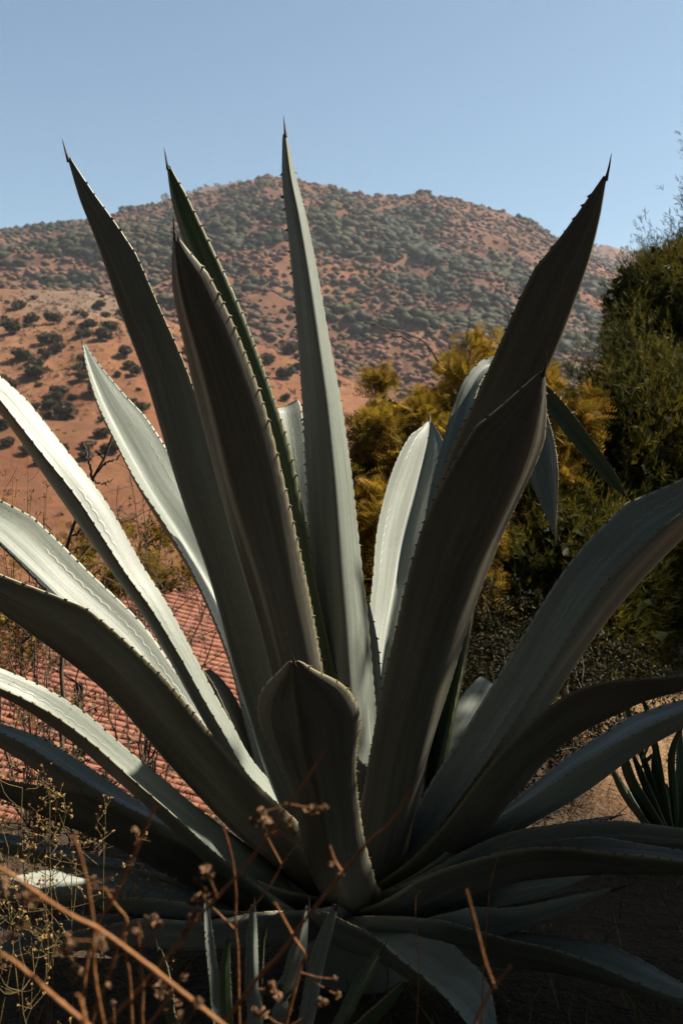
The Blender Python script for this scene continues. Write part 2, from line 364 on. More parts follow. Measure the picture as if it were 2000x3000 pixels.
def build_scrub():
    # dense dry scrub over the main hill: nobody could count it
    def scatter(n, lo, hi, sc, seed, thr, rr, tint, tj, lift):
        u = rng.uniform(-250, 2250, n); y = rng.uniform(345, 745, n); x = (u - 1000) / F * y
        dens = .6 * fbm(x / sc, y / (sc * .55), seed, 4) + .4 * fbm(x / (sc * 3), y / (sc * 2), seed + 9, 3)
        k = rng.random(n) < sstep(thr[0], thr[1], dens); x, y, dens = x[k], y[k], dens[k]
        r = rng.uniform(lo, hi, len(x)) * (.6 + .9 * dens); t = np.clip(tint + 1.1 * (fbm(x / 45, y / 45, seed + 3, 3) - .45) * tj + rng.normal(0, .1, len(x)), 0, 1)
        return np.stack([x, y, height(x, y) + r * lift], 1), r, t
    mb = MB()
    C, r, t = scatter(20000, .6, 1.9, 40, 71, (.22, .5), 0, .82, 1.0, .3); blobs(mb, C, r, t)
    C, r, t = scatter(22000, 1.3, 3.6, 34, 171, (.47, .58), 0, .14, .6, .4); blobs(mb, C, r, t)
    C, r, t = scatter(9000, 1.0, 2.6, 30, 271, (.3, .6), 0, .5, 1.0, .4); blobs(mb, C, r, t)
    n2 = 17000
    u = rng.uniform(-250, 2250, n2); y = rng.uniform(95, 290, n2); x = (u - 1000) / F * y
    dens = fbm(x / 30, y / 30, 171, 4); keep = rng.random(n2) < sstep(.34, .60, dens) * .8
    x, y = x[keep], y[keep]; z = height(x, y); r = rng.uniform(.15, .6, len(x)) * rng.uniform(.5, 1.4, len(x))
    cards(mb, np.stack([x, y, z + r * .4], 1), r * .7, np.clip(rng.normal(.6, .25, len(x)), 0, 1), 14, r, .7, .8)
    n3 = 1500
    u = rng.uniform(-100, 2200, n3); y = rng.uniform(1300, 1510, n3); x = (u - 1000) / F * y
    z = height(x, y); r = rng.uniform(2.5, 6, n3); cards(mb, np.stack([x, y, z + r * .3], 1), r * .8, np.full(n3, .25), 14, r, .7, .8)
    o = mb.build('hillside_scrub', M['scrub'], smooth=True); tag(o, 'dense reddish brown and olive scrub covering the far hill', 'scrub', kind='stuff')
    # separate bushes on the bare red slope
    protos = []
    for k in range(6):
        m = MB(); nb = 5 + k % 3
        cc = np.stack([rng.uniform(-.55, .55, nb), rng.uniform(-.5, .5, nb), rng.uniform(.45, .95, nb)], 1)
        cards(m, cc, .34, rng.uniform(.15, .5, nb), 60, .5, .75, .8)
        me = m.mesh('bush_crown', M['scrub'])
        m2 = MB(); tube(m2, [(0, 0, -.5), (.05, 0, .2), (.1, .05, .8)], [.09, .07, .03], 5)
        protos.append((me, m2.mesh('bush_stem', M['bark'])))
    placed = []
    spots = [(100, 1085), (165, 1035), (245, 1115), (245, 1130), (180, 1160), (100, 1110), (290, 1165), (385, 1085), (360, 1045), (330, 970), (365, 940), (160, 950), (90, 950), (30, 980), (150, 1180), (240, 1090),
             (560, 1060), (610, 1085), (790, 1065), (845, 1040), (860, 1090), (770, 1110), (300, 1285), (10, 1260), (150, 1010), (60, 1060), (390, 1100), (260, 965), (300, 1000), (790, 1020), (830, 1110), (200, 1230), (320, 1330), (90, 1330), (40, 1140), (700, 1000), (640, 1020), (560, 990)]
    extra = [(float(a), float(b)) for a, b in zip(rng.uniform(-60, 1000, 200), rng.uniform(850, 1380, 200))]
    Yg = np.linspace(92, 284, 700)
    for q, (tx, ty) in enumerate(spots + extra):
        xs = (tx - 1000) / F * Yg; zz = height(xs, Yg); tys = HZ - (zz - EYE) / Yg * F
        i = np.where(tys <= ty)[0]
        if len(i) == 0: continue
        Y = Yg[i[0]]; x = (tx - 1000) / F * Y
        if any(math.hypot(x - a, Y - b2) < 2.2 for a, b2 in placed): continue
        if q >= len(spots) and random.random() > .8: continue
        placed.append((x, Y))
        e = empty('slope_bush', (x, Y, float(zz[i[0]]) - .1)); s = random.uniform(1.9, 3.3) if q < len(spots) else random.uniform(.7, 2.3)
        s *= Y / 240 * .5 + .5
        me, ms = protos[q % 6]
        e.scale = (s * random.uniform(.85, 1.25), s, s * random.uniform(.75, 1.05)); e.rotation_euler = (0, 0, random.uniform(0, 6.28))
        a = bpy.data.objects.new('crown', me); b2 = bpy.data.objects.new('stem', ms)
        for c in (a, b2): col.objects.link(c); c.parent = e
        tag(e, 'small round dark bush standing alone on the bare red slope', 'bush', 'bushes dotted over the red slope')
build_scrub()

# ------------------------------------------------------------------ house with clay tile roof
def build_house():
    P0 = np.array([-.123 * 22, 22, EYE - .339 * 22])
    c = nrm(np.array([.955, -.12, -.2])); e = np.array([.1, .89, .44]); e = nrm(e - c * (e @ c)); n = nrm(np.cross(c, e))
    if n[2] < 0: n = -n
    S = .2; L = .36
    base = P0 + c * (-2) + e * 4 ; h = empty('tiled_house', (base[0], base[1], -9.4))
    tag(h, 'adobe house below the bank with an old red clay tile roof', 'house')
    m = MB()
    A = [P0 + c * a + e * b - n * .10 for a, b in ((-8.4, -1.6), (5.6, -1.6), (5.6, 9.4), (-8.4, 9.4))]
    B = [p - n * .12 for p in A]
    m.add(np.array(A + B), [[0, 1, 2, 3], [7, 6, 5, 4], [0, 4, 5, 1], [1, 5, 6, 2], [2, 6, 7, 3], [3, 7, 4, 0]])
    roof = m.build('roof', M['tile'], h, origin=tuple(base))
    w = MB(); ins = [P0 + c * a + e * b - n * .2 for a, b in ((-8.0, -1.2), (5.2, -1.2), (5.2, 9.0), (-8.0, 9.0))]
    low = [np.array([p[0], p[1], -10.5]) for p in ins]
    w.add(np.array(ins + low), [[0, 4, 5, 1], [1, 5, 6, 2], [2, 6, 7, 3], [3, 7, 4, 0]]); w.build('wall', M['adobe'], h)
    # barrel tile profile: arch over c
    def arch(seg, r, lo):
        a = np.linspace(0, math.pi, seg + 1); return np.stack([np.cos(a) * r, np.sin(a) * r * .9 + lo], 1)
    def tile_verts(r0, r1):
        o0, o1 = arch(6, r0, 0), arch(6, r1, .012); i0 = arch(6, r0 - .016, 0)
        v = []
        for (prof, t) in ((o1, 0.0), (o0, L * 1.12), (i0, L * 1.12), (arch(6, r1 - .016, .012), 0.0)): v += [(p[0], p[1], t) for p in prof]
        return np.array(v)
    tv = tile_verts(.098, .082)
    fs = []
    for ring in range(3):
        for k in range(6): a = ring * 7 + k; fs.append([a, a + 1, a + 8, a + 7])
    fs = np.array(fs)
    def place(V, i, j, jit):
        p = P0 + e * (i * S + jit[0]) + c * (j * L + jit[1]) - n * .06
        cr = math.cos(jit[2]); sr = math.sin(jit[2]); cc = c * cr + e * sr; ee = e * cr - c * sr
        nn = n + c * .05
        return p + V[:, :1] * ee + V[:, 1:2] * nn + V[:, 2:] * cc
    gaps = [(600, 2300), (570, 2400), (430, 2150), (100, 2420), (330, 2490), (60, 2040), (250, 2080), (560, 1950), (620, 1900), (560, 1850), (470, 2200), (640, 2380), (200, 2020), (360, 2110), (420, 2530), (520, 2350), (30, 2390)]
    items = []
    for i in range(-6, 47):
        for j in range(-23, 15):
            p = P0 + e * i * S + c * (j + .5) * L; tx = p[0] / p[1] * F + 1000; ty = HZ - (p[2] - EYE) / p[1] * F
            dist = min(math.hypot(tx - a, ty - b) for a, b in gaps); items.append((dist, i, j))
    items.sort()
    R3 = lambda: (rng.normal(0, .008), rng.normal(0, .03), rng.normal(0, .018))
    var = []
    rest = MB()
    for q, (dist, i, j) in enumerate(items):
        jit = R3(); V = place(tv, i, j, jit)
        if q < 300:
            mm = None
            pc = P0 + e * i * S + c * j * L
            if len(var) < 14:
                m = MB(); m.add(V - pc, fs, rng.random(3)); me = m.mesh('tile', M['tile'], True); var.append(me)
            me = var[q % len(var)] if len(var) == 14 else var[-1]
            link('tile', me, roof, tuple(pc))
        else: rest.add(V, fs, rng.random(3))
    o = rest.build('tiles', M['tile'], roof, True, tuple(base)); o['kind'] = 'stuff'
build_house()

# ------------------------------------------------------------------ woody plants
def grow(trunk, targets, r_trunk, wob=.12, rmin=.003, fall=.62):
    """connect every target to the nearest node so far; returns list of polylines with radii"""
    P, q = spline(np.asarray(trunk, float), 14)
    lines = [(P, np.linspace(r_trunk, r_trunk * .5, len(P)))]
    nodes = list(P); rad = list(np.linspace(r_trunk, r_trunk * .5, len(P)))
    order = np.argsort(np.min(np.linalg.norm(targets[:, None] - P[None], axis=2), 1))
    for k in order:
        t = targets[k]; Nn = np.array(nodes); dd = np.linalg.norm(Nn - t, axis=1) + .5 * np.maximum(Nn[:, 2] - t[2], 0)
        i = int(np.argmin(dd)); a = Nn[i]; ln = np.linalg.norm(t - a)
        if ln < .02: continue
        n = max(4, int(ln / .1)); n = min(n, 12); s = np.linspace(0, 1, n)[:, None]
        bend = rng.normal(0, wob * ln, 3); bend[2] = abs(bend[2]) * .6
        L = a + (t - a) * s + bend * (s * (1 - s) * 2) + rng.normal(0, .02 * ln, (n, 3)) * s * (1 - s) * 4
        r0 = max(rmin, min(rad[i] * fall, .02 * ln + rmin)); rr = np.linspace(r0, max(rmin * .5, r0 * .3), n)
        lines.append((L, rr)); nodes += list(L[1:]); rad += list(rr[1:])
    return lines
def fronds(mb, P, D, length, tints, pairs=8, lw=.38, lwid=.42):
    """feather leaves: rachis at P along D with pairs of thin leaflets"""
    n = len(P); D = nrm(D); side = nrm(np.cross(D, rng.normal(size=(n, 3)))); up = np.cross(side, D)
    L = np.broadcast_to(np.asarray(length, float), (n,))[:, None]
    for k in range(pairs):
        f = (k + .7) / pairs; droop = -np.array([0, 0, 1.0]) * (f ** 2) * .18
        base = P + (D * f + droop) * L; ll = L * lw * math.sin(math.pi * (.12 + .8 * f)) ; w = L / pairs * .5 * lwid * 2.2
        for s in (-1, 1):
            d = nrm(side * s + D * .45 + up * .1)
            V = np.stack([base - D * w * .5, base + d * ll * .6 - D * w * .6, base + d * ll, base + D * w * .5 + d * ll * .35], 1).reshape(-1, 3)
            mb.add(V, np.arange(n * 4).reshape(-1, 4), np.repeat(tints, 4)[:, None] * np.ones(3))
    V = np.stack([P - side * .0012, P + side * .0012, P + D * L + side * .0006 - np.array([0, 0, .18]) * L, P + D * L - side * .0006 - np.array([0, 0, .18]) * L], 1).reshape(-1, 3)
    mb.add(V, np.arange(n * 4).reshape(-1, 4), np.zeros((n * 4, 3)))
def lines_mesh(lines, name, mat, parent, sides=5):
    m = MB()
    for P, R in lines: tube(m, P, R, sides)
    return m.build(name, mat, parent, True)
def ell_points(n, c, r, lo=.0, up=False):
    d = nrm(rng.normal(size=(n, 3))); q = rng.uniform(lo, 1, (n, 1)) ** .5; return np.asarray(c) + d * q * np.asarray(r)

def acacia(name, base, lobes, ntar, nfr, label, cat='tree', flen=(.09, .19), extra_twigs=(), tint=(.5, .3)):
    root = empty(name, tuple(base)); tag(root, label, cat)
    tar = np.vstack([ell_points(max(3, int(ntar * w)), c, r, .25) for c, r, w in lobes])
    top = np.mean([c for c, r, w in lobes], 0)
    lines = grow([base, base + (top - base) * .3 + rng.normal(0, .05, 3), base + (top - base) * .7], tar, .06)
    nleafy = len(lines)
    for tw in extra_twigs:
        P, q = spline(np.array(tw, float), 14); P[1:-1] += rng.normal(0, .006, P[1:-1].shape); lines.append((P, np.linspace(.008, .002, 14)))
    lines_mesh(lines, 'trunk', M['twig'], root)
    # leaves along the outer ends
    pick = rng.permutation(np.arange(1, nleafy))[: int(nleafy * .62)]; k = pick[rng.integers(0, len(pick), nfr)]; s = rng.uniform(.4, 1, nfr)
    P = np.array([lines[a][0][int(b * (len(lines[a][0]) - 1))] for a, b in zip(k, s)]) + rng.normal(0, .035, (nfr, 3))
    ctr = np.mean(tar, 0); D = nrm(P - ctr) * .5 + rng.normal(0, .6, (nfr, 3)); D[:, 2] += .3
    m = MB(); fronds(m, P, D, rng.uniform(*flen, nfr), np.clip(rng.normal(tint[0], tint[1], nfr), 0, 1))
    cards(m, P[rng.integers(0, nfr, nfr // 5)] * .8 + ctr * .2, .045, np.clip(rng.normal(.1, .1, nfr // 5), 0, 1), 3, .07, 1, .4)  # dark cards inside the crown, interior shade put into their tint
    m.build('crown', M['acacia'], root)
    return root
def H(x, y): return float(height(np.array([x]), np.array([y]))[0])

def needle_tree(name, base, lobes, ntar, ntuft, label, tr=.12, ln=(.08, .17), trunk=True, w=.0042, per=9, core=.16):
    root = empty(name, tuple(base)); tag(root, label, 'tree')
    tar = np.vstack([ell_points(max(3, int(ntar * wt)), c, r, .3) for c, r, wt in lobes])
    top = np.mean([c for c, r, wt in lobes], 0)
    lines = grow([base, base + (top - base) * np.array([.3, .3, .45]), top], tar, tr, .1, .004)
    lines_mesh(lines, 'trunk', M['bark'], root)
    k = np.concatenate([np.full(max(1, int(ntuft * wt)), i) for i, (c, r, wt) in enumerate(lobes)]); n = len(k)
    C = np.array([l[0] for l in lobes], float)[k]; Rr = np.array([l[1] for l in lobes], float)[k]
    d = nrm(rng.normal(size=(n, 3))); q = rng.uniform(.12, 1, (n, 1)) ** .42
    # uneven outline: push clumps in and out
    cl = .15 + fbm(d[:, 0] * 4.5 + k * 5, d[:, 2] * 3 + d[:, 1] * 2, 11, 3)[:, None]; P = C + d * q * Rr * (.55 + .72 * cl)
    D = nrm(d * .6 + rng.normal(0, .35, (n, 3)) + np.array([0, 0, .55]))
    m = MB(); L = rng.uniform(*ln, n)[:, None]
    tint = np.clip(.6 + 1.3 * (fbm(P[:, 0] * 2.2, P[:, 2] * 2.2 + P[:, 1], 13, 3) - .45) + rng.normal(0, .18, n), 0, 1)
    for a in range(per):
        f = rng.uniform(0, .7, (n, 1)); dd = nrm(D + rng.normal(0, .42, (n, 3))); b = P + D * L * f
        sd = nrm(np.cross(dd, rng.normal(size=(n, 3)))) * w; l2 = L * rng.uniform(.35, .7, (n, 1))
        V = np.stack([b - sd * .5, b + dd * l2 * .5 + sd, b + dd * l2], 1).reshape(-1, 3)
        mb_t = np.repeat(np.clip(tint + rng.normal(0, .1, n), 0, 1), 3)[:, None] * np.ones(3)
        m.add(V, np.arange(n * 3).reshape(-1, 3), mb_t)
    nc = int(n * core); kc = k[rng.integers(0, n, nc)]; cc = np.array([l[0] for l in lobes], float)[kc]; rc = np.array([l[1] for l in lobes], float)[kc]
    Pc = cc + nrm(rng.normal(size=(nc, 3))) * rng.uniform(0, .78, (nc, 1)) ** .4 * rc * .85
    cards(m, Pc, .16, np.full(nc, .15), 5, .14, 1, .45)  # cards added inside the crown to block light, shade in their tint
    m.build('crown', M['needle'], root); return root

def build_trees():
    g = lambda x, y: np.array([x, y, H(x, y) - .05])
    acacia('acacia_tree', g(.95, 7.0),
           [((.5, 6.9, 1.5), (.55, .5, .65), .24), ((1.0, 7.1, 1.8), (.55, .5, .68), .24), ((.1, 6.6, .9), (.42, .4, .8), .3), ((1.45, 7.2, 1.75), (.42, .4, .5), .15), ((.75, 6.9, .75), (.75, .4, .7), .25)],
           320, 14500, 'golden green feathery acacia growing behind the big agave',
           extra_twigs=[[pt(1300, 1080, 7), pt(1230, 990, 6.9), pt(1130, 960, 6.8), pt(1090, 900, 6.8), pt(1020, 865, 6.8)], [pt(1200, 1000, 6.9), pt(1110, 960, 6.9), pt(1060, 940, 6.9)],
                        [pt(1360, 1080, 7), pt(1370, 980, 7), pt(1372, 910, 7)], [pt(1500, 1000, 7), pt(1490, 930, 7), pt(1475, 880, 7)]])
    acacia('acacia_bush', g(-1.6, 6.4), [((-1.25, 6.2, .95), (.55, .4, .32), .45), ((-1.6, 6.3, .7), (.7, .4, .35), .35), ((-2.2, 6.2, .35), (.5, .4, .3), .25)], 170, 2600, 'low thorny acacia bush between agave leaves and tile roof', 'bush', (.05, .1))
    needle_tree('evergreen_tree', g(4.7, 9.6),
                [((4.4, 9.4, 2.2), (1.9, 1.6, 2.3), .24), ((3.0, 8.6, 2.75), (.85, .9, .85), .15), ((3.75, 9.0, 3.6), (.62, .7, 1.0), .1), ((4.9, 9.4, 4.4), (1.5, 1.4, 1.6), .12), ((2.3, 7.7, 1.2), (.85, .7, 1.45), .2), ((1.55, 7.0, .35), (.75, .55, 1.15), .16), ((6.2, 9.8, 3.0), (1.7, 1.5, 2.4), .05)],
                170, 50000, 'big dark evergreen tree with sunlit yellow green upper edge', .16)
    needle_tree('unseen_shade_tree', g(4.0, 1.9), [((4.0, 2.9, 3.2), (1.65, 1.15, 1.3), .28), ((3.7, 1.2, 3.0), (1.8, 1.3, 1.5), .26), ((3.0, 1.9, 2.9), (1.1, .9, .9), .14), ((5.0, 1.6, 2.6), (1.5, 2.0, 2.2), .34)], 90, 9000, 'spreading tree standing beside the agave and shading its foot', .11, (.14, .26), w=.02, per=6, core=1.0)
    needle_tree('unseen_shade_tree', g(7.2, 7.6), [((7.0, 7.8, 4.2), (1.9, 1.2, 2.2), .6), ((7.4, 7.4, 1.6), (1.5, 1.3, 1.7), .4)], 70, 8000, 'unseen tree at the edge of the yard shading the evergreen', .11, (.14, .26), w=.02, per=5, core=.5)  # out of view, placed and sized to shade the evergreen
    needle_tree('unseen_shade_tree', g(.6, -3.4), [((1.8, -3.2, 2.2), (2.4, 1.4, 2.4), .27), ((-1.9, -3.2, 2.2), (2.4, 1.4, 2.4), .27), ((.2, -1.2, 4.2), (3.8, 2.5, 1.0), .46)], 90, 12000, 'unseen tree added behind and above the viewer to block sky light', .14, (.14, .26), w=.02, per=5, core=1.0)  # added canopy out of view, cuts sky light on camera-facing leaves
    needle_tree('unseen_shade_tree', g(-4.6, 1.6), [((-4.5, 1.2, 2.0), (1.3, 2.6, 2.3), .55), ((-4.2, -.5, 3.6), (1.5, 2.0, 1.4), .45)], 60, 7000, 'unseen tree added beside the bank to block side sky light', .11, (.14, .26), w=.02, per=5, core=.5)  # added out of frame to hold back sky light from the left
build_trees()

# ------------------------------------------------------------------ agave
AX = np.array([.0, 2.78, .12])
def smooth1(a, k):
    if k < 2: return a
    pad = np.r_[np.full(k, a[0]), a, np.full(k, a[-1])]; ker = np.ones(2 * k + 1) / (2 * k + 1)
    return np.convolve(pad, ker, 'same')[k:-k]
leaf_id = [0]
def agave_leaf(root, pts, tip_d, base_d, mat='glaucous', twist=0.0, twist_tip=None, gut=.5, maxhw=.10, thick=.02, pw=1.0, spine=.045, axis=None, hint=None, scal=.0035, spacing=.034, row=.008, cut=False, name='leaf', label=None, depths=None, tipk=.26, tocore=True, vexp=1.22):
    """pts: tip first, rows (vx, vy, visible width in view pixels)"""
    leaf_id[0] += 1; rid = leaf_id[0] * 3.7
    r0 = np.random.default_rng(1000 + leaf_id[0])
    ax = AX if axis is None else np.asarray(axis, float)
    p = np.array(pts, float)[::-1]                       # base first
    s2 = np.r_[0, np.cumsum(np.hypot(np.diff(p[:, 0]), np.diff(p[:, 1])))]; f = s2 / s2[-1]
    dep = base_d + (tip_d - base_d) * f ** pw if depths is None else np.array(depths, float)[::-1]
    W = np.array([pv(a, b, d) for (a, b, w), d in zip(p, dep)])
    wm = p[:, 2] * 1.27551 / F * dep                     # visible width in metres at that depth
    if tocore:
        hz = W[0] - ax; hz[2] = 0; W = np.vstack([ax + nrm(hz) * min(.05, np.linalg.norm(hz)) + np.array([0, 0, .05]), W]); wm = np.r_[wm[0] * .9, wm]
    A = np.column_stack([W, wm])
    L0 = np.linalg.norm(np.diff(W, axis=0), axis=1).sum(); n = max(24, int(L0 / row))
    A, s = spline(A, n); P = A[:, :3]; wm = np.maximum(A[:, 3], .0015); L = s[-1]
    T = nrm(np.gradient(P, axis=0))
    inward = ax - P; inward[:, 2] = 0; inward = nrm(inward)
    hd = inward * .75 + np.array([0, 0, .65]) if hint is None else np.broadcast_to(np.asarray(hint, float), P.shape)
    k = max(3, n // 12)
    nn = nrm(hd - T * np.sum(hd * T, 1, keepdims=True)); nn = nrm(np.stack([smooth1(nn[:, q], k) for q in range(3)], 1)); nn = nrm(nn - T * np.sum(nn * T, 1, keepdims=True))
    b = np.cross(T, nn)
    tw = np.radians(np.linspace(twist, twist if twist_tip is None else twist_tip, n))[:, None]
    nn, b = nn * np.cos(tw) + b * np.sin(tw), b * np.cos(tw) - nn * np.sin(tw)
    # fit the real width to the visible one
    y = P[:, 1:2]; view = nrm(P - np.array([0, 0, EYE]))
    it = nrm(T - view * np.sum(T * view, 1, keepdims=True)); perp = nrm(np.cross(view, it))
    f = s / L
    gv = gut * np.interp(f, [0, .15, .6, .9, 1], [.55, .8, 1, 1.15, 1.1])
    eb = np.sum(b * perp, 1); en = np.sum(nn * perp, 1) * gv
    hi = np.maximum.reduce([eb + en, -eb + en, 0 * en - .12 * np.abs(np.sum(nn * perp, 1))]); lo = np.minimum.reduce([eb + en, -eb + en, 0 * en - .12 * np.abs(np.sum(nn * perp, 1))])
    hw = np.minimum(wm / np.maximum(hi - lo, .05), maxhw)
    hw = smooth1(hw, max(2, n // 30)) if not cut else smooth1(hw, 2)
    off = -(hi + lo) * .5 * hw; off = smooth1(off, max(2, n // 20))
    P = P + perp * off[:, None]
    tipf = np.clip((L - s) / (spine if not cut else .001), 0, 1)
    if not cut: hw = np.minimum(hw, .0045 + np.maximum(L - spine - s, 0) * tipk)
    if not cut: hw = np.where(s > L - spine, .0045 * ((L - s) / spine) + .0003, np.maximum(hw, .0045))
    nb = int(np.argmax(s > L - spine)) if not cut else n
    # rows of the blade
    u = np.array([0, .14, .3, .46, .62, .77, .88, .955, 1.0]); u = np.r_[-u[:0:-1], u]; NC = len(u)
    ph = s / spacing + .8 * np.sin(s * 9 + rid); sc = np.abs(np.sin(math.pi * ph))
    fade = np.interp(f, [0, .1, .75, .97, 1], [1, 1, .7, 0, 0])
    hwE = hw + scal * fade * (sc - .6)
    th = thick * np.interp(f, [0, .1, .4, .8, 1], [1.7, 1.35, 1, .6, .25]) * np.minimum(1, hw / .03)
    rip = .05 * np.sin(f * 9 + rid) + .035 * np.sin(f * 23 + rid * 2)
    asym = .18 * math.sin(rid)
    U = u[None, :]; hwU = hw[:, None] + (hwE - hw)[:, None] * np.clip((np.abs(U) - .956) / .044, 0, 1)
    prof = np.abs(U) ** vexp * gv[:, None] * (1 + asym * U) + rip[:, None] * np.sin(U * 3.4 + rid + f[:, None] * 4) * .8
    fold = .035 * np.sin(U * 8 + rid) * np.interp(f, [0, .3, 1], [.3, 1, 1])[:, None]
    hgt = hw[:, None] * (prof + fold)
    edge = .0022
    thU = th[:, None] * np.sqrt(np.clip(1 - U ** 2, 0, 1)) + edge * np.minimum(1, hw / .02)[:, None]
    wav = r0.normal(0, 1, 3)
    top = P[:, None] + b[:, None] * (U * hwU)[..., None] + nn[:, None] * hgt[..., None]
    bot = top - nn[:, None] * thU[..., None]
    ring = np.concatenate([top, bot[:, ::-1]], 1)[:nb]; m_ = 2 * NC
    V = ring.reshape(-1, 3); nr = len(ring)
    i, j = np.meshgrid(np.arange(nr - 1), np.arange(m_), indexing='ij'); i = i.ravel(); j = j.ravel(); j2 = (j + 1) % m_
    q = np.stack([i * m_ + j, i * m_ + j2, (i + 1) * m_ + j2, (i + 1) * m_ + j], 1)
    mb = MB(); mb.add(V, q)
    for rr in (0, nr - 1):
        ii = np.arange(NC - 1); cap = np.stack([rr * m_ + ii, rr * m_ + ii + 1, rr * m_ + m_ - 2 - ii, rr * m_ + m_ - 1 - ii], 1)
        mb.f[4].append(cap if rr == 0 else cap[:, ::-1])
    uu = np.r_[u, u[::-1]]
    co = np.stack([np.repeat(s[:nb], m_), np.tile(uu, nr), np.full(nr * m_, rid)], 1)
    o = mb.build(name, M[mat], root, True, attrs={'leafco': co})
    if label: o['label'] = label
    # terminal spine
    if not cut and spine > .01:
        sp = MB(); e0 = max(0, nb - 2)
        Ps = P[e0:] - nn[e0:] * .002
        if len(Ps) < 4: Ps = np.linspace(Ps[0], Ps[0] + T[-1] * spine, 6)
        rr = np.linspace(.0052, .0004, len(Ps)) * np.interp(np.linspace(0, 1, len(Ps)), [0, .3, 1], [1, .8, 1])
        tube(sp, Ps, rr * min(1, spine / .045 + .2), 7); sp.build('spine', M['spine'], o, True)
    # marginal teeth
    te = MB(); kk = np.floor(ph).astype(int); cus = np.where(np.diff(kk) != 0)[0]
    for ci in cus:
        if ci >= nb - 3 or f[ci] < .12 or hw[ci] < .014 * min(1, maxhw / .06): continue
        for sd in (0, NC - 1):
            sg = -1 if sd == 0 else 1; v0 = ring[ci, sd]; ln = r0.uniform(.004, .009) * (.6 + .6 * f[ci]) * min(1, spacing / .034) ** 1.3
            d = nrm(b[ci] * sg + T[ci] * r0.uniform(-.5, .3)); t_ = T[ci]; w = ln * .55
            te.add([v0 - t_ * w - d * .002, v0 + t_ * w - d * .002, v0 + nn[ci] * .0015 - d * .002, v0 - nn[ci] * .004 - d * .002, v0 + d * ln - t_ * ln * .3], [[0, 2, 4], [2, 1, 4], [1, 3, 4], [3, 0, 4]])
    if te.n:
        x = te.build('margin_teeth', M['tooth'], o); x['kind'] = 'stuff'
    return o

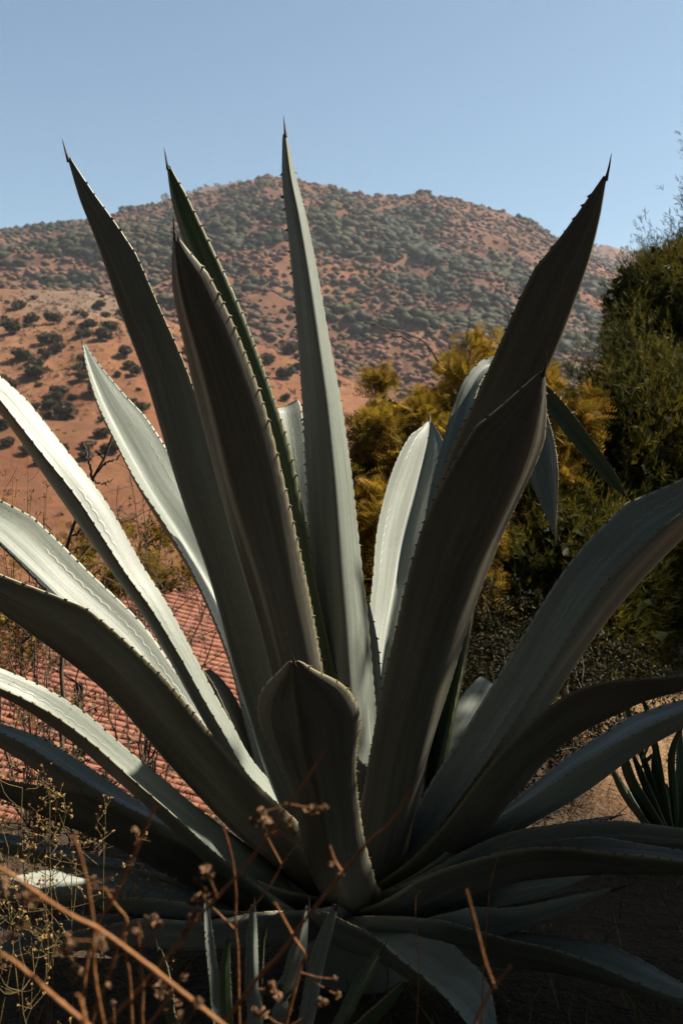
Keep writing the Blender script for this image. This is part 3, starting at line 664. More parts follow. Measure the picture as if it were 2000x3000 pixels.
def build_agave():
    root = empty('agave', (AX[0], AX[1], 0.0))
    tag(root, 'huge grey green agave with long spiny leaves filling the middle', 'agave')
    m = MB(); P = np.array([[AX[0] + .06, AX[1] - .04, z] for z in np.linspace(-.1, .62, 12)]); tube(m, P, np.interp(np.linspace(0, 1, 12), [0, .3, .8, 1], [.17, .15, .09, .02]), 16)
    m.build('core', M['weathered'], root, True)
    Lf = lambda *a, **k: agave_leaf(root, *a, **k)
    # back leaves, upper side lit
    Lf([(188, 765, 0), (217, 832, 38), (265, 918, 76), (318, 1010, 98), (374, 1110, 108), (432, 1200, 104), (487, 1300, 100), (534, 1405, 96), (574, 1520, 92), (604, 1640, 88), (645, 1800, 80), (720, 1960, 80)], 3.95, 2.85, gut=.6, vexp=1.12, twist=8, maxhw=.12)
    Lf([(650, 930, 60), (655, 942, 72), (660, 990, 76), (668, 1060, 80), (680, 1200, 86), (695, 1350, 90), (730, 1600, 90), (800, 1900, 90)], 3.5, 2.88, cut=True, twist=20)
    Lf([(988, 945, 0), (981, 1005, 62), (962, 1080, 104), (940, 1160, 118), (920, 1250, 116), (905, 1350, 104), (888, 1450, 92), (874, 1550, 84), (868, 1650, 80), (862, 1780, 80), (870, 1950, 80)], 3.95, 2.88, twist=10, gut=.7, tipk=.5, vexp=1.1)
    Lf([(840, 1380, 14), (845, 1440, 30), (850, 1500, 40), (855, 1600, 44), (860, 1800, 60)], 3.0, 2.9, cut=True)
    Lf([(1270, 1256, 0), (1262, 1185, 52), (1250, 1100, 66), (1238, 1010, 62), (1215, 930, 56), (1178, 862, 40), (1128, 834, 24), (1085, 872, 34), (1058, 950, 44), (1035, 1040, 48), (1012, 1150, 56), (985, 1350, 70), (950, 1650, 80), (920, 1900, 80)], 3.3, 2.88,
       depths=[3.05, 3.1, 3.15, 3.2, 3.24, 3.26, 3.24, 3.2, 3.16, 3.12, 3.08, 3.02, 2.95, 2.88], mat='glaucous', maxhw=.06)
    Lf([(1452, 1168, 0), (1425, 1128, 22), (1380, 1068, 34), (1330, 1005, 40), (1280, 942, 42), (1235, 893, 40), (1195, 880, 36), (1150, 930, 40), (1110, 1080, 50), (1070, 1290, 56), (1040, 1480, 60), (1008, 1640, 60), (975, 1790, 60), (930, 1950, 60)], 3.2, 2.86,
       depths=[2.95, 2.96, 2.98, 3.0, 3.02, 3.04, 3.05, 3.05, 3.04, 3.0, 2.96, 2.92, 2.9, 2.86], mat='green', maxhw=.06)
    Lf([(1128, 1560, 50), (1118, 1572, 64), (1095, 1610, 76), (1062, 1670, 82), (1022, 1745, 84), (985, 1820, 80), (940, 1920, 80)], 3.2, 2.86, cut=True)
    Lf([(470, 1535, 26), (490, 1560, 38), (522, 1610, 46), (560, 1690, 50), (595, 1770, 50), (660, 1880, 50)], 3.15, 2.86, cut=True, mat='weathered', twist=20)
    # central spear and its neighbours
    Lf([(650, 265, 0), (655, 325, 14), (664, 410, 34), (680, 500, 46), (697, 610, 56), (712, 720, 66), (725, 820, 76), (738, 920, 88), (748, 1020, 98), (757, 1120, 106), (764, 1220, 114), (770, 1320, 124), (777, 1420, 134), (785, 1550, 142), (800, 1700, 140), (830, 1900, 120)], 2.62, 2.66, twist=0, gut=1.1, hint=(-.2, .97, .05), vexp=1.08)
    Lf([(380, 338, 0), (393, 395, 20), (420, 475, 40), (455, 565, 56), (492, 655, 66), (527, 745, 74), (558, 835, 80), (588, 925, 84), (622, 1050, 90), (660, 1250, 96), (720, 1550, 100), (800, 1880, 100)], 2.55, 2.72, mat='green', gut=.32, hint=(.62, .78, .1))
    Lf([(149, 316, 0), (168, 368, 16), (208, 450, 46), (262, 558, 66), (328, 720, 80), (380, 850, 88), (428, 1000, 96), (476, 1150, 96), (545, 1350, 92), (602, 1550, 92), (660, 1750, 92), (740, 1950, 90)], 2.42, 2.68, mat='glaucous', gut=.5)
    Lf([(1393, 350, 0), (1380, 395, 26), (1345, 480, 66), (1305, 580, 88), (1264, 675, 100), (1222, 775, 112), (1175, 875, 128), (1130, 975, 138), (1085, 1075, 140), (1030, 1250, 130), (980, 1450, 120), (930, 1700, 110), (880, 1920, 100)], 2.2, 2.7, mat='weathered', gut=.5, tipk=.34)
    # front leaves, under side to the camera
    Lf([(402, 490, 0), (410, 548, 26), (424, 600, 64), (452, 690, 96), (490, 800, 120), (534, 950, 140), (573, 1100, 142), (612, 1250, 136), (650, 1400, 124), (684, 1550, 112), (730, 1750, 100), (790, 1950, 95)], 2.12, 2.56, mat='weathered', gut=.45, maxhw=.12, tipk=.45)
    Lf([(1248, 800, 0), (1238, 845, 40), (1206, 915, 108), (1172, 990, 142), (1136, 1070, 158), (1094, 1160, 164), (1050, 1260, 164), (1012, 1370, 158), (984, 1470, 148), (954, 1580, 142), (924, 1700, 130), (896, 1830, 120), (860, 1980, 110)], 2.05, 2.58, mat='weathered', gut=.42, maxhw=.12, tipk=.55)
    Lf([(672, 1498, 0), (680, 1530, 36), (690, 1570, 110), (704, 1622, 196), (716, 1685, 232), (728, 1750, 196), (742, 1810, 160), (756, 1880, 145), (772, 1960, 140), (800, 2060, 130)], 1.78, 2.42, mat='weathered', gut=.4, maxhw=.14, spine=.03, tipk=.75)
    # left side
    Lf([(-150, 690, 0), (-100, 760, 40), (-50, 830, 60), (5, 900, 66), (72, 985, 70), (132, 1065, 72), (192, 1145, 72), (245, 1225, 68), (300, 1310, 58), (358, 1394, 52), (412, 1487, 44), (464, 1582, 42), (520, 1678, 42), (575, 1775, 46), (700, 1930, 60)], 2.8, 2.74, twist=-6)
    Lf([(-190, 1010, 0), (-140, 1060, 60), (-80, 1115, 84), (0, 1180, 90), (80, 1255, 92), (160, 1335, 92), (230, 1402, 90), (300, 1474, 84), (360, 1550, 74), (420, 1625, 68), (480, 1700, 66), (560, 1790, 66), (690, 1950, 66)], 3.0, 2.76, twist=-14)
    Lf([(-260, 1190, 0), (-200, 1215, 70), (-100, 1268, 112), (0, 1337, 122), (95, 1400, 120), (160, 1445, 118), (220, 1492, 116), (297, 1560, 112), (358, 1627, 108), (435, 1716, 104), (497, 1784, 102), (575, 1862, 100), (700, 1975, 95)], 1.85, 2.55, mat='weathered', maxhw=.10)
    Lf([(-220, 1505, 0), (-150, 1515, 26), (-80, 1534, 38), (0, 1563, 44), (99, 1612, 46), (198, 1681, 50), (277, 1749, 51), (356, 1816, 52), (436, 1886, 56), (540, 1968, 62), (680, 2060, 66)], 1.9, 2.55, twist=-36, depths=[1.9, 1.9, 1.92, 1.95, 1.98, 2.03, 2.08, 2.14, 2.25, 2.4, 2.55])
    Lf([(-180, 1590, 0), (-130, 1608, 40), (-60, 1642, 54), (0, 1674, 60), (79, 1716, 66), (170, 1777, 64), (277, 1843, 60), (349, 1883, 56), (450, 1942, 56), (600, 2025, 62), (720, 2090, 66)], 2.85, 2.66)
    Lf([(-200, 1700, 0), (-140, 1722, 56), (-70, 1755, 80), (0, 1786, 88), (119, 1832, 78), (238, 1882, 68), (337, 1932, 64), (440, 1986, 64), (640, 2075, 70)], 2.2, 2.56, twist=14, mat='weathered')
    Lf([(-160, 1885, 0), (-110, 1895, 22), (0, 1930, 36), (99, 1952, 38), (198, 1977, 32), (300, 2000, 34), (480, 2045, 50), (640, 2090, 60)], 2.7, 2.62)
    Lf([(-150, 2060, 0), (-100, 2052, 40), (0, 2028, 66), (100, 2022, 88), (200, 2030, 98), (300, 2046, 98), (400, 2068, 94), (500, 2092, 88), (640, 2115, 80)], 1.95, 2.5, twist=-12)
    Lf([(-150, 2230, 0), (-80, 2205, 40), (0, 2180, 58), (120, 2150, 66), (300, 2136, 66), (450, 2140, 62), (600, 2125, 60), (740, 2110, 60)], 1.95, 2.48, twist=8)
    # right side
    Lf([(1760, 980, 0), (1700, 1010, 60), (1640, 1060, 100), (1568, 1126, 126), (1484, 1206, 134), (1404, 1286, 134), (1340, 1362, 130), (1284, 1442, 124), (1228, 1530, 116), (1172, 1620, 108), (1112, 1712, 100), (1040, 1820, 90), (950, 1950, 80)], 2.7, 2.72, twist=10, twist_tip=14, gut=1.0)
    Lf([(1780, 1500, 0), (1720, 1500, 36), (1640, 1515, 50), (1568, 1538, 58), (1450, 1568, 66), (1350, 1612, 74), (1272, 1660, 82), (1200, 1724, 86), (1130, 1806, 86), (1050, 1900, 84), (960, 1990, 80)], 2.1, 2.62, mat='weathered')
    Lf([(1780, 1520, 0), (1720, 1540, 40), (1640, 1575, 66), (1568, 1612, 76), (1450, 1676, 82), (1350, 1742, 82), (1250, 1812, 80), (1150, 1880, 76), (1060, 1945, 70), (960, 2020, 66)], 2.75, 2.6)
    Lf([(1800, 1960, 0), (1740, 1955, 50), (1640, 1950, 76), (1568, 1948, 82), (1430, 1950, 82), (1300, 1955, 80), (1200, 1968, 78), (1100, 1992, 76), (1000, 2030, 72), (900, 2080, 70)], 2.05, 2.5, mat='weathered')
    Lf([(1780, 1900, 0), (1700, 1895, 40), (1568, 1898, 56), (1430, 1902, 60), (1300, 1912, 60), (1180, 1935, 58), (1060, 1985, 60), (940, 2050, 60)], 2.55, 2.58)
    Lf([(1440, 1862, 0), (1400, 1862, 22), (1340, 1872, 38), (1270, 1892, 46), (1190, 1925, 50), (1080, 1975, 54), (950, 2040, 60)], 2.75, 2.62)
    Lf([(1425, 1984, 0), (1390, 1988, 12), (1310, 2000, 26), (1210, 2022, 38), (1110, 2046, 44), (1000, 2075, 50), (900, 2100, 60)], 2.6, 2.5)
    Lf([(1455, 2024, 0), (1400, 2034, 12), (1310, 2052, 24), (1210, 2080, 34), (1100, 2104, 42), (980, 2120, 50)], 2.3, 2.45)
    Lf([(1150, 2480, 0), (1135, 2420, 80), (1112, 2352, 128), (1078, 2280, 132), (1030, 2222, 116), (965, 2180, 90), (890, 2152, 60), (820, 2130, 50), (780, 2110, 50)], 1.72, 2.42, twist=0, pw=.8)
    Lf([(1760, 2330, 0), (1680, 2290, 60), (1568, 2245, 90), (1450, 2205, 96), (1330, 2180, 84), (1200, 2165, 64), (1060, 2150, 56), (900, 2120, 56)], 1.9, 2.45)
    return root
build_agave()

# young agaves at the foot
def build_pups():
    z5 = lambda x, y, w: (x * .5, 1803 + y * .5, w)
    z6 = lambda x, y, w: (784 + x * .5, 1568 + y * .5, w)
    def pup(base_v, d, leaves, label):
        b = pv(base_v[0], base_v[1], d); root = empty('young_agave', (b[0], b[1], 0)); tag(root, label, 'agave', 'young agaves at the foot of the big one')
        for pts, td in leaves:
            pts = pts + [(base_v[0], base_v[1], 14)]
            agave_leaf(root, pts, td, d, mat='green' if len(pts) % 2 else 'glaucous', axis=(b[0], b[1], 0), maxhw=.03, thick=.006, spine=.018, scal=.001, spacing=.016, row=.01, gut=.6)
        m = MB(); tube(m, [(b[0], b[1], -.03), (b[0], b[1], b[2] + .03)], [.03, .015], 8); m.build('stem', M['weathered'], root, True)
    pup((540, 2560), 1.75, [([z5(725, 700, 0), z5(745, 800, 14), z5(775, 950, 18), z5(805, 1098, 20)], 1.7), ([z5(943, 480, 0), z5(950, 580, 12), z5(965, 740, 20), z5(985, 900, 22), z5(1005, 1098, 22)], 1.85),
                            ([z5(1055, 660, 0), z5(1042, 760, 14), z5(1035, 880, 24), z5(1045, 1098, 26)], 1.65), ([z5(1163, 500, 0), z5(1160, 600, 16), z5(1155, 760, 26), z5(1156, 940, 30), z5(1166, 1098, 30)], 1.7), ([z5(1225, 620, 0), z5(1205, 720, 10), z5(1190, 900, 14), z5(1180, 1098, 14)], 1.8)],
        'young narrow leaved agave rising behind crossing dry stalks')
    pup((650, 2560), 1.8, [([z5(1410, 505, 0), z5(1392, 600, 14), z5(1360, 750, 26), z5(1320, 900, 28), z5(1285, 1098, 28)], 1.8), ([z5(1552, 500, 0), z5(1525, 590, 14), z5(1482, 720, 26), z5(1440, 880, 30), z5(1400, 1098, 30)], 1.7)],
        'young agave with two upright blades under the broad central leaf')
    pup((740, 2480), 1.6, [([z6(205, 1165, 0), z6(165, 1240, 10), z6(100, 1355, 18), z6(30, 1480, 20)], 1.6), ([z6(330, 1330, 0), z6(270, 1395, 10), z6(200, 1470, 18), z6(110, 1560, 20)], 1.5)],
        'small young agave leaning beside the drooping blue grey leaf')
    # spiky plant standing before the sunlit yard
    d = 3.5; b = pt(1985, 2520, d); root = empty('yucca', (b[0], b[1], 0)); tag(root, 'dark spiky yucca silhouetted against the sunlit sandy yard', 'yucca')
    for tip, mid, wd in (((1862, 2024), (1838, 2080), 14), ((1864, 2026), (1895, 2085), 14), ((1915, 2160), (1925, 2280), 24), ((1850, 2270), (1920, 2215), 12), ((1870, 2300), (1930, 2265), 12), ((2010, 2080), (1965, 2220), 20), ((2060, 2150), (2010, 2280), 20), ((1895, 2330), (1950, 2300), 10), ((1960, 2370), (2020, 2340), 10), ((1950, 2395), (2010, 2372), 8), ((1840, 2180), (1890, 2300), 18), ((2080, 2250), (2030, 2350), 16), ((1870, 2240), (1915, 2160), 10), ((1800, 2130), (1850, 2290), 26), ((1770, 2210), (1840, 2340), 26), ((1980, 2050), (1990, 2200), 22), ((2100, 2120), (2060, 2260), 20)):
        t = np.array(tip, float) / 1.27551; mm = np.array(mid, float) / 1.27551; bb = np.array((1985, 2520)) / 1.27551; w = wd / 1.27551
        agave_leaf(root, [(*t, 0), (*(t * .6 + mm * .4), w * .7), (*mm, w), (*((mm + bb) / 2), w), (*bb, w * .8)], d - .1 + .3 * random.random(), d, mat='green', axis=(b[0], b[1], 0), maxhw=.05, thick=.008, spine=.02, scal=.001, spacing=.03, row=.02)
    m = MB(); tube(m, [(b[0], b[1], -.05), (b[0], b[1], b[2] + .02)], [.05, .03], 9); m.build('stem', M['bark'], root, True)
build_pups()

# ------------------------------------------------------------------ dry weeds
def head_mesh():
    m = MB(); cards(m, np.zeros((1, 3)), .0075, [.5], 34, .0048, 1, .7); d = nrm(rng.normal(size=(20, 3)))
    return m.mesh('flower_head', M['flower'])
def build_weeds():
    z5 = lambda x, y: (x * .5, 1803 + y * .5)
    z6 = lambda x, y: (784 + x * .5, 1568 + y * .5)
    heads = [head_mesh() for _ in range(4)]
    stems = [  # (label, depth, radius px, main line, branches)
        ('long orange dry stalk crossing in front of the broad central leaf', .80, 5.0, [(745, 1700), (700, 1780), (655, 1845), (608, 1922), (556, 1995), (500, 2062), (450, 2120), (400, 2188), (340, 2262), (262, 2352)], []),
        ('tall rust dry stalk rising beside the young agave blades', .85, 5.5, [(940, 1790), (893, 1868), (832, 1932), (782, 2002), (740, 2062), (690, 2132), (640, 2210), (592, 2272), (536, 2360)], [[(783, 2000), (768, 1975), (757, 1942)]]),
        ('thick orange stalk slanting down past the lit leaf tip', .62, 6.5, [(-30, 1935), (0, 1962), (30, 1992), (105, 2066), (160, 2120), (205, 2160), (300, 2246), (420, 2356)], []),
        ('thick orange stalk slanting across the lowest dark leaf', .62, 7.0, [(-40, 2115), (0, 2158), (45, 2203), (85, 2253), (125, 2303), (175, 2360)], []),
        ('straight reddish dry stalk standing upright among slanting ones', .7, 6.0, [(193, 1885), (202, 1980), (206, 2100), (203, 2250), (210, 2360)], []),
        ('dry stalk with a pale broken tip over the dark leaves', .75, 5.0, [(370, 1820), (345, 1878), (320, 1940), (295, 1995), (272, 2045), (245, 2098), (220, 2135), (190, 2230), (170, 2360)], []),
        ('forked dry stalk bending over near upright stalks', .78, 4.5, [(262, 2008), (280, 2053), (303, 2098), (285, 2145), (265, 2203), (240, 2268), (215, 2323), (200, 2370)], []),
        ('slim dry stalk carrying fuzzy seed heads beside forked stalk', .8, 4.0, [(300, 2088), (290, 2170), (295, 2253), (295, 2360)], []),
        ('slim dry stalk with small gold seed heads and straight stem', .8, 4.0, [(332, 2103), (327, 2178), (330, 2253), (322, 2328), (320, 2370)], []),
        ('upright orange stalk in front of the narrow young blades', .95, 3.5, [(525, 1878), (537, 1953), (540, 2043), (537, 2133), (542, 2203), (544, 2360)], [[(538, 2133), (575, 2090), (615, 2043), (648, 1985), (685, 1935)], [(538, 2133), (510, 2105), (490, 2085)], [(645, 1983), (625, 1945), (610, 1915)]]),
        ('kinked orange stalk beside the curved young blade', .9, 4.5, [(630, 2053), (675, 2143), (700, 2193), (690, 2233), (660, 2360)], []),
        ('short dry stalk topped by one round seed head', .85, 4.5, [(422, 2246), (365, 2323), (330, 2370)], []),
        ('short thick bright orange cut stalk', .6, 7.5, [(188, 2283), (196, 2320), (203, 2370)], []),
        ('forked orange stalk in front of the drooping blue leaf', .75, 4.5, [(1176, 2210), (1156, 2240), (1136, 2268), (1115, 2310), (1090, 2370)], [[(1136, 2268), (1114, 2208), (1094, 2128), (1071, 2043)]]),
        ('thin pale grass stem with a nodding top under brown leaf', 1.5, 1.6, [(1170, 1880), (1140, 1958), (1124, 2043), (1116, 2200), (1112, 2370)], []),
        ('thin bent grass stem below the rosette', 1.5, 1.6, [(966, 2035), (954, 2058), (957, 2158), (962, 2228), (960, 2370)], []),
    ]
    hp = [z5(a, b) for a, b in ((97, 520), (140, 515), (145, 545), (1200, 120), (1170, 165), (1225, 170), (1410, 120), (1445, 110), (1490, 100), (1330, 160), (1335, 200), (1355, 222), (905, 600), (880, 615), (915, 610), (710, 605), (710, 645), (740, 640), (310, 700), (320, 740), (310, 770), (270, 765), (460, 700), (470, 740), (445, 720), (620, 670), (640, 690), (940, 380), (955, 402), (900, 435), (915, 520), (950, 520), (885, 540), (820, 1000), (740, 922), (845, 885), (1250, 915), (1255, 935), (1270, 968), (1170, 1030), (1210, 1050), (1180, 1050), (1470, 998), (1495, 1000), (1535, 890), (1550, 965), (860, 660), (850, 690), (910, 1000), (715, 880), (785, 960), (735, 960), (115, 640), (95, 630), (60, 700), (430, 445), (425, 465), (830, 1058), (815, 1090), (500, 920), (520, 1000), (350, 850), (340, 870), (1520, 365), (1568, 405), (20, 490), (30, 440), (620, 210), (630, 275))]
    samp = [(q, *pt2) for q, st in enumerate(stems) for pt2 in st[3]]
    byst = {}
    for h in hp:
        q = min(samp, key=lambda a: (a[1] - h[0]) ** 2 + (a[2] - h[1]) ** 2 + (0 if a[2] >= h[1] - 20 else 4000)); byst.setdefault(q[0], []).append((h, (q[1], q[2])))
    for q, (lab, d, rp, main, br) in enumerate(stems):
        P = np.array([pv(a, b, d) for a, b in main]); sh = .03 * min(1, abs(main[-1][1] - main[0][1]) / 400) ** 2; P[:, 1] += np.linspace(-sh, sh, len(P))
        end = P[-1]; dr = nrm(P[-1] - P[-2]); foot = np.array([end[0] + np.clip(dr[0] / max(-dr[2], .25) * end[2], -.8, .8), end[1] + .05, -.02])
        root = empty('dry_weed', tuple(foot)); tag(root, lab, 'dry weed', 'dry weed stalks in front of the agave')
        Q, s = spline(P, 34); tb = np.linspace(0, 1, 14)[1:, None]; cb = end + dr * .4 * np.linalg.norm(end - foot)
        Q = np.vstack([Q, end * (1 - tb) ** 2 + cb * 2 * tb * (1 - tb) + foot * tb ** 2]); s = np.r_[0, np.cumsum(np.linalg.norm(np.diff(Q, axis=0), axis=1))]
        Q = Q + np.stack([np.interp(s, np.linspace(0, s[-1], 14), rng.normal(0, .0012, 14)) for _ in range(3)], 1); rad = rp / F * d * 1.05
        m = MB(); tube(m, Q, np.linspace(rad * .7, rad * 1.25, len(Q)) * (1 + .3 * (np.arange(len(Q)) % 9 == 0)), 8)
        for b in br:
            B = np.array([pv(x, y, d) for x, y in b]); B, _ = spline(B, 16); tube(m, B, np.linspace(rad * .75, rad * .4, 16), 6)
        hl = byst.get(q, [])
        for (h, a) in hl:
            B = np.array([pv(a[0], a[1], d), pv((a[0] + h[0]) / 2 + 2, (a[1] + h[1]) / 2 + 4, d), pv(h[0], h[1], d)]); B, _ = spline(B, 9); tube(m, B, np.linspace(rad * .35, rad * .2, 9), 5)
        m.build('stem', M['stalk'], root, True)
        for (h, a) in hl:
            o = link('flower_head', heads[random.randrange(4)], root, tuple(pv(h[0], h[1], d))); sc = d / .8 * random.uniform(.4, .75); o.scale = (sc, sc, sc); o.rotation_euler = (random.random() * 6, random.random() * 6, 0)
    # fine umbels on the left
    def umbel(vx, vy, d, hgt, n, lab, mat='palestalk', fl='goldflower', spread=.5):
        top = pv(vx, vy, d); gz = H(top[0], d); foot = np.array([top[0] + rng.normal(0, .05), d + .02, gz - .02])
        root = empty('umbel_weed', tuple(foot)); tag(root, lab, 'dry weed', 'fine flowering weeds among the leaves')
        m = MB(); m2 = MB()
        c0 = top - np.array([0, 0, hgt]); P, _ = spline(np.array([foot, (foot + c0) / 2 + rng.normal(0, .02, 3), c0, top - np.array([0, 0, hgt * .3])]), 20); tube(m, P, np.linspace(.0019, .0009, 20), 5)
        for k in range(n):
            a = P[rng.integers(11, 20)]; t = a + np.array([rng.normal(0, spread * hgt), rng.normal(0, spread * hgt * .5), abs(rng.normal(.45, .2)) * hgt])
            B, _ = spline(np.array([a, (a + t) / 2 + np.array([(t - a)[0] * .15, 0, -.01]), t]), 7); tube(m, B, np.linspace(.0008, .0005, 7), 4)
            for r in range(5):
                e = t + rng.normal(0, .011, 3) + np.array([0, 0, .008]); tube(m, [t, (t + e) / 2, e], [.0005, .0005, .0004], 3)
                cards(m2, e[None], .0042, [.5], 8, .0026, 1, .8)
        m.build('stem', M[mat], root, True); x = m2.build('flowers', M[fl], root); x['kind'] = 'stuff'
    labs = ['fine golden umbel weed over the dark lower leaves', 'greenish gold umbel weed beside the lit leaf', 'tangled golden weed at the edge of the roof', 'small gold weed rising behind lit leaf tip', 'dry gold weed with wide open sprays', 'bushy gold weed standing before the last lit roof tiles', 'low gold weed under the lowest dark leaf', 'small pale weed below the lit leaf tip']
    for k, (vx, vy, d, h, n) in enumerate(((52, 1752, 1.9, .16, 16), (115, 1778, 1.95, .16, 12), (20, 1890, 1.9, .16, 14), (165, 1955, 1.9, .14, 12), (105, 1905, 2.0, .12, 12), (238, 1942, 2.0, .16, 16), (60, 2330 - 160, 1.5, .12, 12), (30, 2040, 1.6, .1, 8))):
        umbel(vx, vy, d, h, n, labs[k])
    # orange thin stems over the red slope
    for k, (vx, vy) in enumerate(((30, 1035), (65, 1050), (100, 1120), (10, 1070))):
        umbel(vx, vy, 3.6, .3, 9, 'thin orange weed standing before the red slope', 'stalk', 'flower', .18)
build_weeds()

def build_brush():
    """dry leafy brush standing between the agave and the roof"""
    def brush(name, foot, tops, lab, nleaf, rad=.006, leafmat='dryleaf', lsz=.02, twigs=9, spread=.12, tint=(.55, .25)):
        root = empty(name, tuple(foot)); tag(root, lab, 'shrub', 'dry brush on the bank above the roof')
        m = MB(); lm = MB(); pts = []
        for t in tops:
            mid = foot + (t - foot) * .5 + rng.normal(0, .05, 3); P, _ = spline(np.array([foot + rng.normal(0, .02, 3) * [1, 1, 0], mid, t]), 22); P += rng.normal(0, .006, P.shape); tube(m, P, np.linspace(rad, rad * .35, 22), 5)
            for k in range(twigs):
                a = P[rng.integers(7, 22)]; e = a + rng.normal(0, spread, 3) * [1, .7, 1] + np.array([0, 0, .04]); B, _ = spline(np.array([a, (a + e) / 2 + rng.normal(0, .015, 3), e]), 7); tube(m, B, np.linspace(rad * .35, rad * .12, 7), 4); pts += list(B[2:])
        m.build('stems', M['twig'], root, True)
        pts = np.array(pts); C = pts[rng.integers(0, len(pts), nleaf)] + rng.normal(0, .012, (nleaf, 3))
        if nleaf: 
            cards(lm, C, lsz, np.clip(rng.normal(tint[0], tint[1], nleaf), 0, 1), 2, lsz * .5, 1, .55); x = lm.build('leaves', M[leafmat], root); x['kind'] = 'stuff'
    def foot(vx, d): 
        x = pv(vx, 0, d)[0]; return np.array([x, d, H(x, d) - .03])
    d = 4.2
    brush('dry_shrub', foot(110, d), [pv(100, 1480, d), pv(150, 1500, d), pv(60, 1520, d), pv(200, 1560, d + .2), pv(20, 1500, d), pv(250, 1600, d)], 'brown dry shrub with curled leaves in front of the roof', 320)
    d = 3.7
    brush('dry_shrub', foot(230, d), [pv(190, 1640, d), pv(250, 1700, d), pv(120, 1700, d), pv(300, 1720, d), pv(60, 1720, d)], 'dry shrub with orange stems rising between two lower leaves', 330, tint=(.6, .25))
    d = 3.3
    brush('dry_shrub', foot(150, d), [pv(90, 1830, d), pv(160, 1830, d), pv(240, 1860, d), pv(300, 1880, d), pv(30, 1850, d)], 'dry leafy shrub low above the lit leaf against the roof', 420, tint=(.6, .25))
    d = 5.2
    brush('dry_shrub', foot(360, d), [pv(300, 1800, d), pv(360, 1850, d), pv(440, 1880, d), pv(420, 1800, d)], 'sparse dark twiggy shrub standing against clean roof tiles', 120, .004, twigs=10)
    d = 5.4
    brush('thorn_bush', foot(330, d), [pv(240, 1330, d), pv(320, 1370, d), pv(400, 1390, d), pv(470, 1400, d), pv(500, 1440, d), pv(380, 1330, d), pv(280, 1290, d)], 'tangled dark thorn bush over the top of the roof', 260, .008, 'acacia', .025, 26, .22, (.3, .2))
    d = 5.0
    brush('thorn_bush', foot(60, d), [pv(0, 1380, d), pv(60, 1400, d), pv(120, 1430, d), pv(40, 1460, d), pv(170, 1300, d), pv(90, 1260, d)], 'dark thorn bush under the wide brown leaf', 300, .007, 'acacia', .025, 18, .2, (.35, .2))
    d = 3.9
    root = empty('bare_shrub', tuple(foot(150, d))); tag(root, 'bare grey branching twig beside the narrow left leaf'.replace(' left', ''), 'shrub')
    m = MB()
    for ln, r in (([(140, 1900), (145, 1600), (150, 1290), (178, 1190), (213, 1103), (240, 1040), (256, 1000)], .011), ([(214, 1102), (205, 1060), (192, 1020)], .006), ([(222, 1085), (248, 1062), (277, 1046)], .006), ([(235, 1050), (222, 1035)], .004), ([(178, 1190), (215, 1180), (260, 1178)], .006), ([(152, 1285), (130, 1240), (106, 1200)], .007), ([(215, 1105), (240, 1110), (262, 1103)], .004), ([(165, 1230), (190, 1215), (212, 1195)], .005)):
        P = np.array([pv(a, b, d) for a, b in ln]); P[0, 2] = min(P[0, 2], foot(150, d)[2]) if ln[0][1] == 1900 else P[0, 2]
        Q, _ = spline(P, 18); Q[1:] += rng.normal(0, .004, Q[1:].shape); tube(m, Q, np.linspace(r, r * .45, 18), 6)
    m.build('branches', M['bark'], root, True)
    # twig tangle by the slope
    d = 5.6
    brush('thorn_bush', foot(330, d), [pv(300, 1075, d), pv(350, 1090, d), pv(330, 1130, d), pv(270, 1110, d), pv(380, 1150, d)], 'pale twiggy bush before the lower red slope', 60, .006, 'acacia', .02, 22, .12)
    # dark undergrowth on the shaded bank to the right
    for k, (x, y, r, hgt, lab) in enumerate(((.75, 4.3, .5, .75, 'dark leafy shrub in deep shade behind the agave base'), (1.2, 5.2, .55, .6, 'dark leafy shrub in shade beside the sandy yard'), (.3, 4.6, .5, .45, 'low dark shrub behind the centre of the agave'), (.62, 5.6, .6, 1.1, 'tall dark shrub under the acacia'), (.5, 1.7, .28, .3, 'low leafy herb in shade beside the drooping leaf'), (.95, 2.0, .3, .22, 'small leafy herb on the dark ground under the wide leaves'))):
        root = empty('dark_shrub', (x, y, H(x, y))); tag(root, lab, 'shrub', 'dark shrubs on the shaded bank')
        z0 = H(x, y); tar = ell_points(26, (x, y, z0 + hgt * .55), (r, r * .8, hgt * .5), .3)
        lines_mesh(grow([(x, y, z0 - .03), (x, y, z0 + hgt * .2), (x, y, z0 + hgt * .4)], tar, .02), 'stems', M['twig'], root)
        m = MB(); lz = .02 if y > 3 else .012; C = ell_points(700, (x, y, z0 + hgt * .5), (r, r * .8, hgt * .55), .2); cards(m, C, lz, rng.random(700), 16 if y > 3 else 2, .05, 1, .45); o = m.build('leaves', M['shadeleaf'], root); o['kind'] = 'stuff'
build_brush()

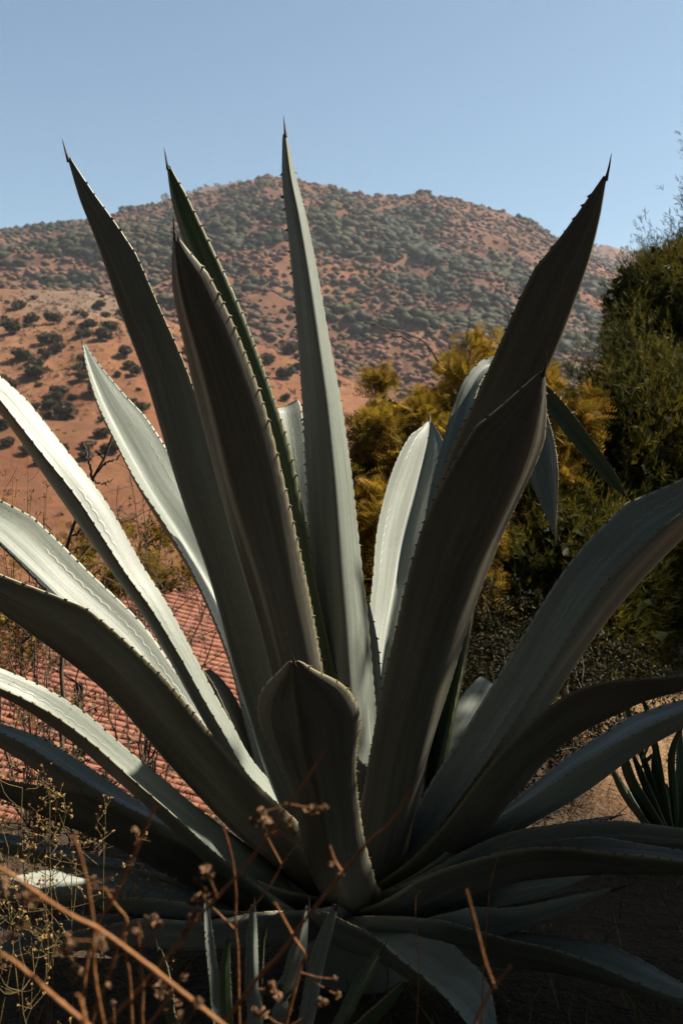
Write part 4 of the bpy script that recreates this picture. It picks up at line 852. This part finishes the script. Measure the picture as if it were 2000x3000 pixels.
# ------------------------------------------------------------------ ground cover
def build_ground():
    n = 5200; x = rng.uniform(-2.6, 2.6, n); y = rng.uniform(.55, 4.6, n)
    k = ~((x > 1.15) & (y > 3.6)) & (rng.random(n) < .35 + .65 * (fbm(x * 2, y * 2, 5) > .45)); x, y = x[k], y[k]; n = len(x)
    z = height(x, y); P = np.stack([x, y, z - .01], 1); m = MB()
    D = nrm(np.stack([rng.normal(0, .45, n), rng.normal(0, .45, n), np.ones(n)], 1)); L = rng.uniform(.06, .3, (n, 1)) * rng.uniform(.4, 1, (n, 1))
    sd = nrm(np.cross(D, rng.normal(size=(n, 3)))) * .0022; bend = np.stack([rng.normal(0, .35, n), rng.normal(0, .35, n), -np.abs(rng.normal(0, .2, n))], 1)
    V = np.stack([P - sd, P + sd, P + D * L * .55 + sd * .8 + bend * L * .2, P + D * L * .55 - sd * .8 + bend * L * .2], 1).reshape(-1, 3)
    t = np.repeat(rng.random(n), 4)[:, None] * np.ones(3); m.add(V, np.arange(n * 4).reshape(-1, 4), t)
    a = P + D * L * .55 + bend * L * .2; V = np.stack([a - sd * .8, a + sd * .8, P + D * L + bend * L * .8], 1).reshape(-1, 3); m.add(V, np.arange(n * 3).reshape(-1, 3), np.repeat(t[::4], 3, 0))
    o = m.build('dry_grass', M['grass']); tag(o, 'sparse dry grass covering the ground round the agave', 'grass', kind='stuff')
    n = 3000; x = rng.uniform(-2.6, 3.2, n); y = rng.uniform(.6, 6.5, n); m = MB(); z = height(x, y)
    cards(m, np.stack([x, y, z + .006], 1), .014, rng.random(n), 1, .006, .3, .6); o = m.build('leaf_litter', M['dryleaf']); tag(o, 'fallen dry leaves scattered over the soil', 'leaf litter', kind='stuff')
build_ground()

# ------------------------------------------------------------------ reflectances on one common scale
REFL = .56
for m_ in bpy.data.materials:
    t_ = m_.node_tree
    if t_ is None: continue
    for n_ in list(t_.nodes):
        if n_.type in ('BSDF_PRINCIPLED', 'BSDF_TRANSLUCENT'):
            sock = n_.inputs[0]
            if sock.is_linked:
                src = sock.links[0].from_socket; t_.links.new(mixc(t_, 1.0, src, (REFL, REFL, REFL), 'MULTIPLY'), sock)

# ------------------------------------------------------------------ haze
def build_haze():
    m, t, b, out = new_mat('haze_air'); t.nodes.remove(b)
    v = N(t, 'ShaderNodeVolumePrincipled'); v.inputs['Color'].default_value = (.80, .86, .95, 1); v.inputs['Density'].default_value = HAZE; v.inputs['Anisotropy'].default_value = .2
    t.links.new(v.outputs[0], out.inputs['Volume'])
    x0, x1, y0, y1, z0, z1 = -2700, 2700, -2000, 2000, -60, 420
    V = [(x, y, z) for z in (z0, z1) for y in (y0, y1) for x in (x0, x1)]
    mb = MB(); mb.add(V, [[0, 2, 3, 1], [4, 5, 7, 6], [0, 1, 5, 4], [2, 6, 7, 3], [0, 4, 6, 2], [1, 3, 7, 5]])
    o = mb.build('haze', m); tag(o, 'thin pale haze in the valley air', 'haze', kind='stuff')
HAZE = .00011
build_haze()
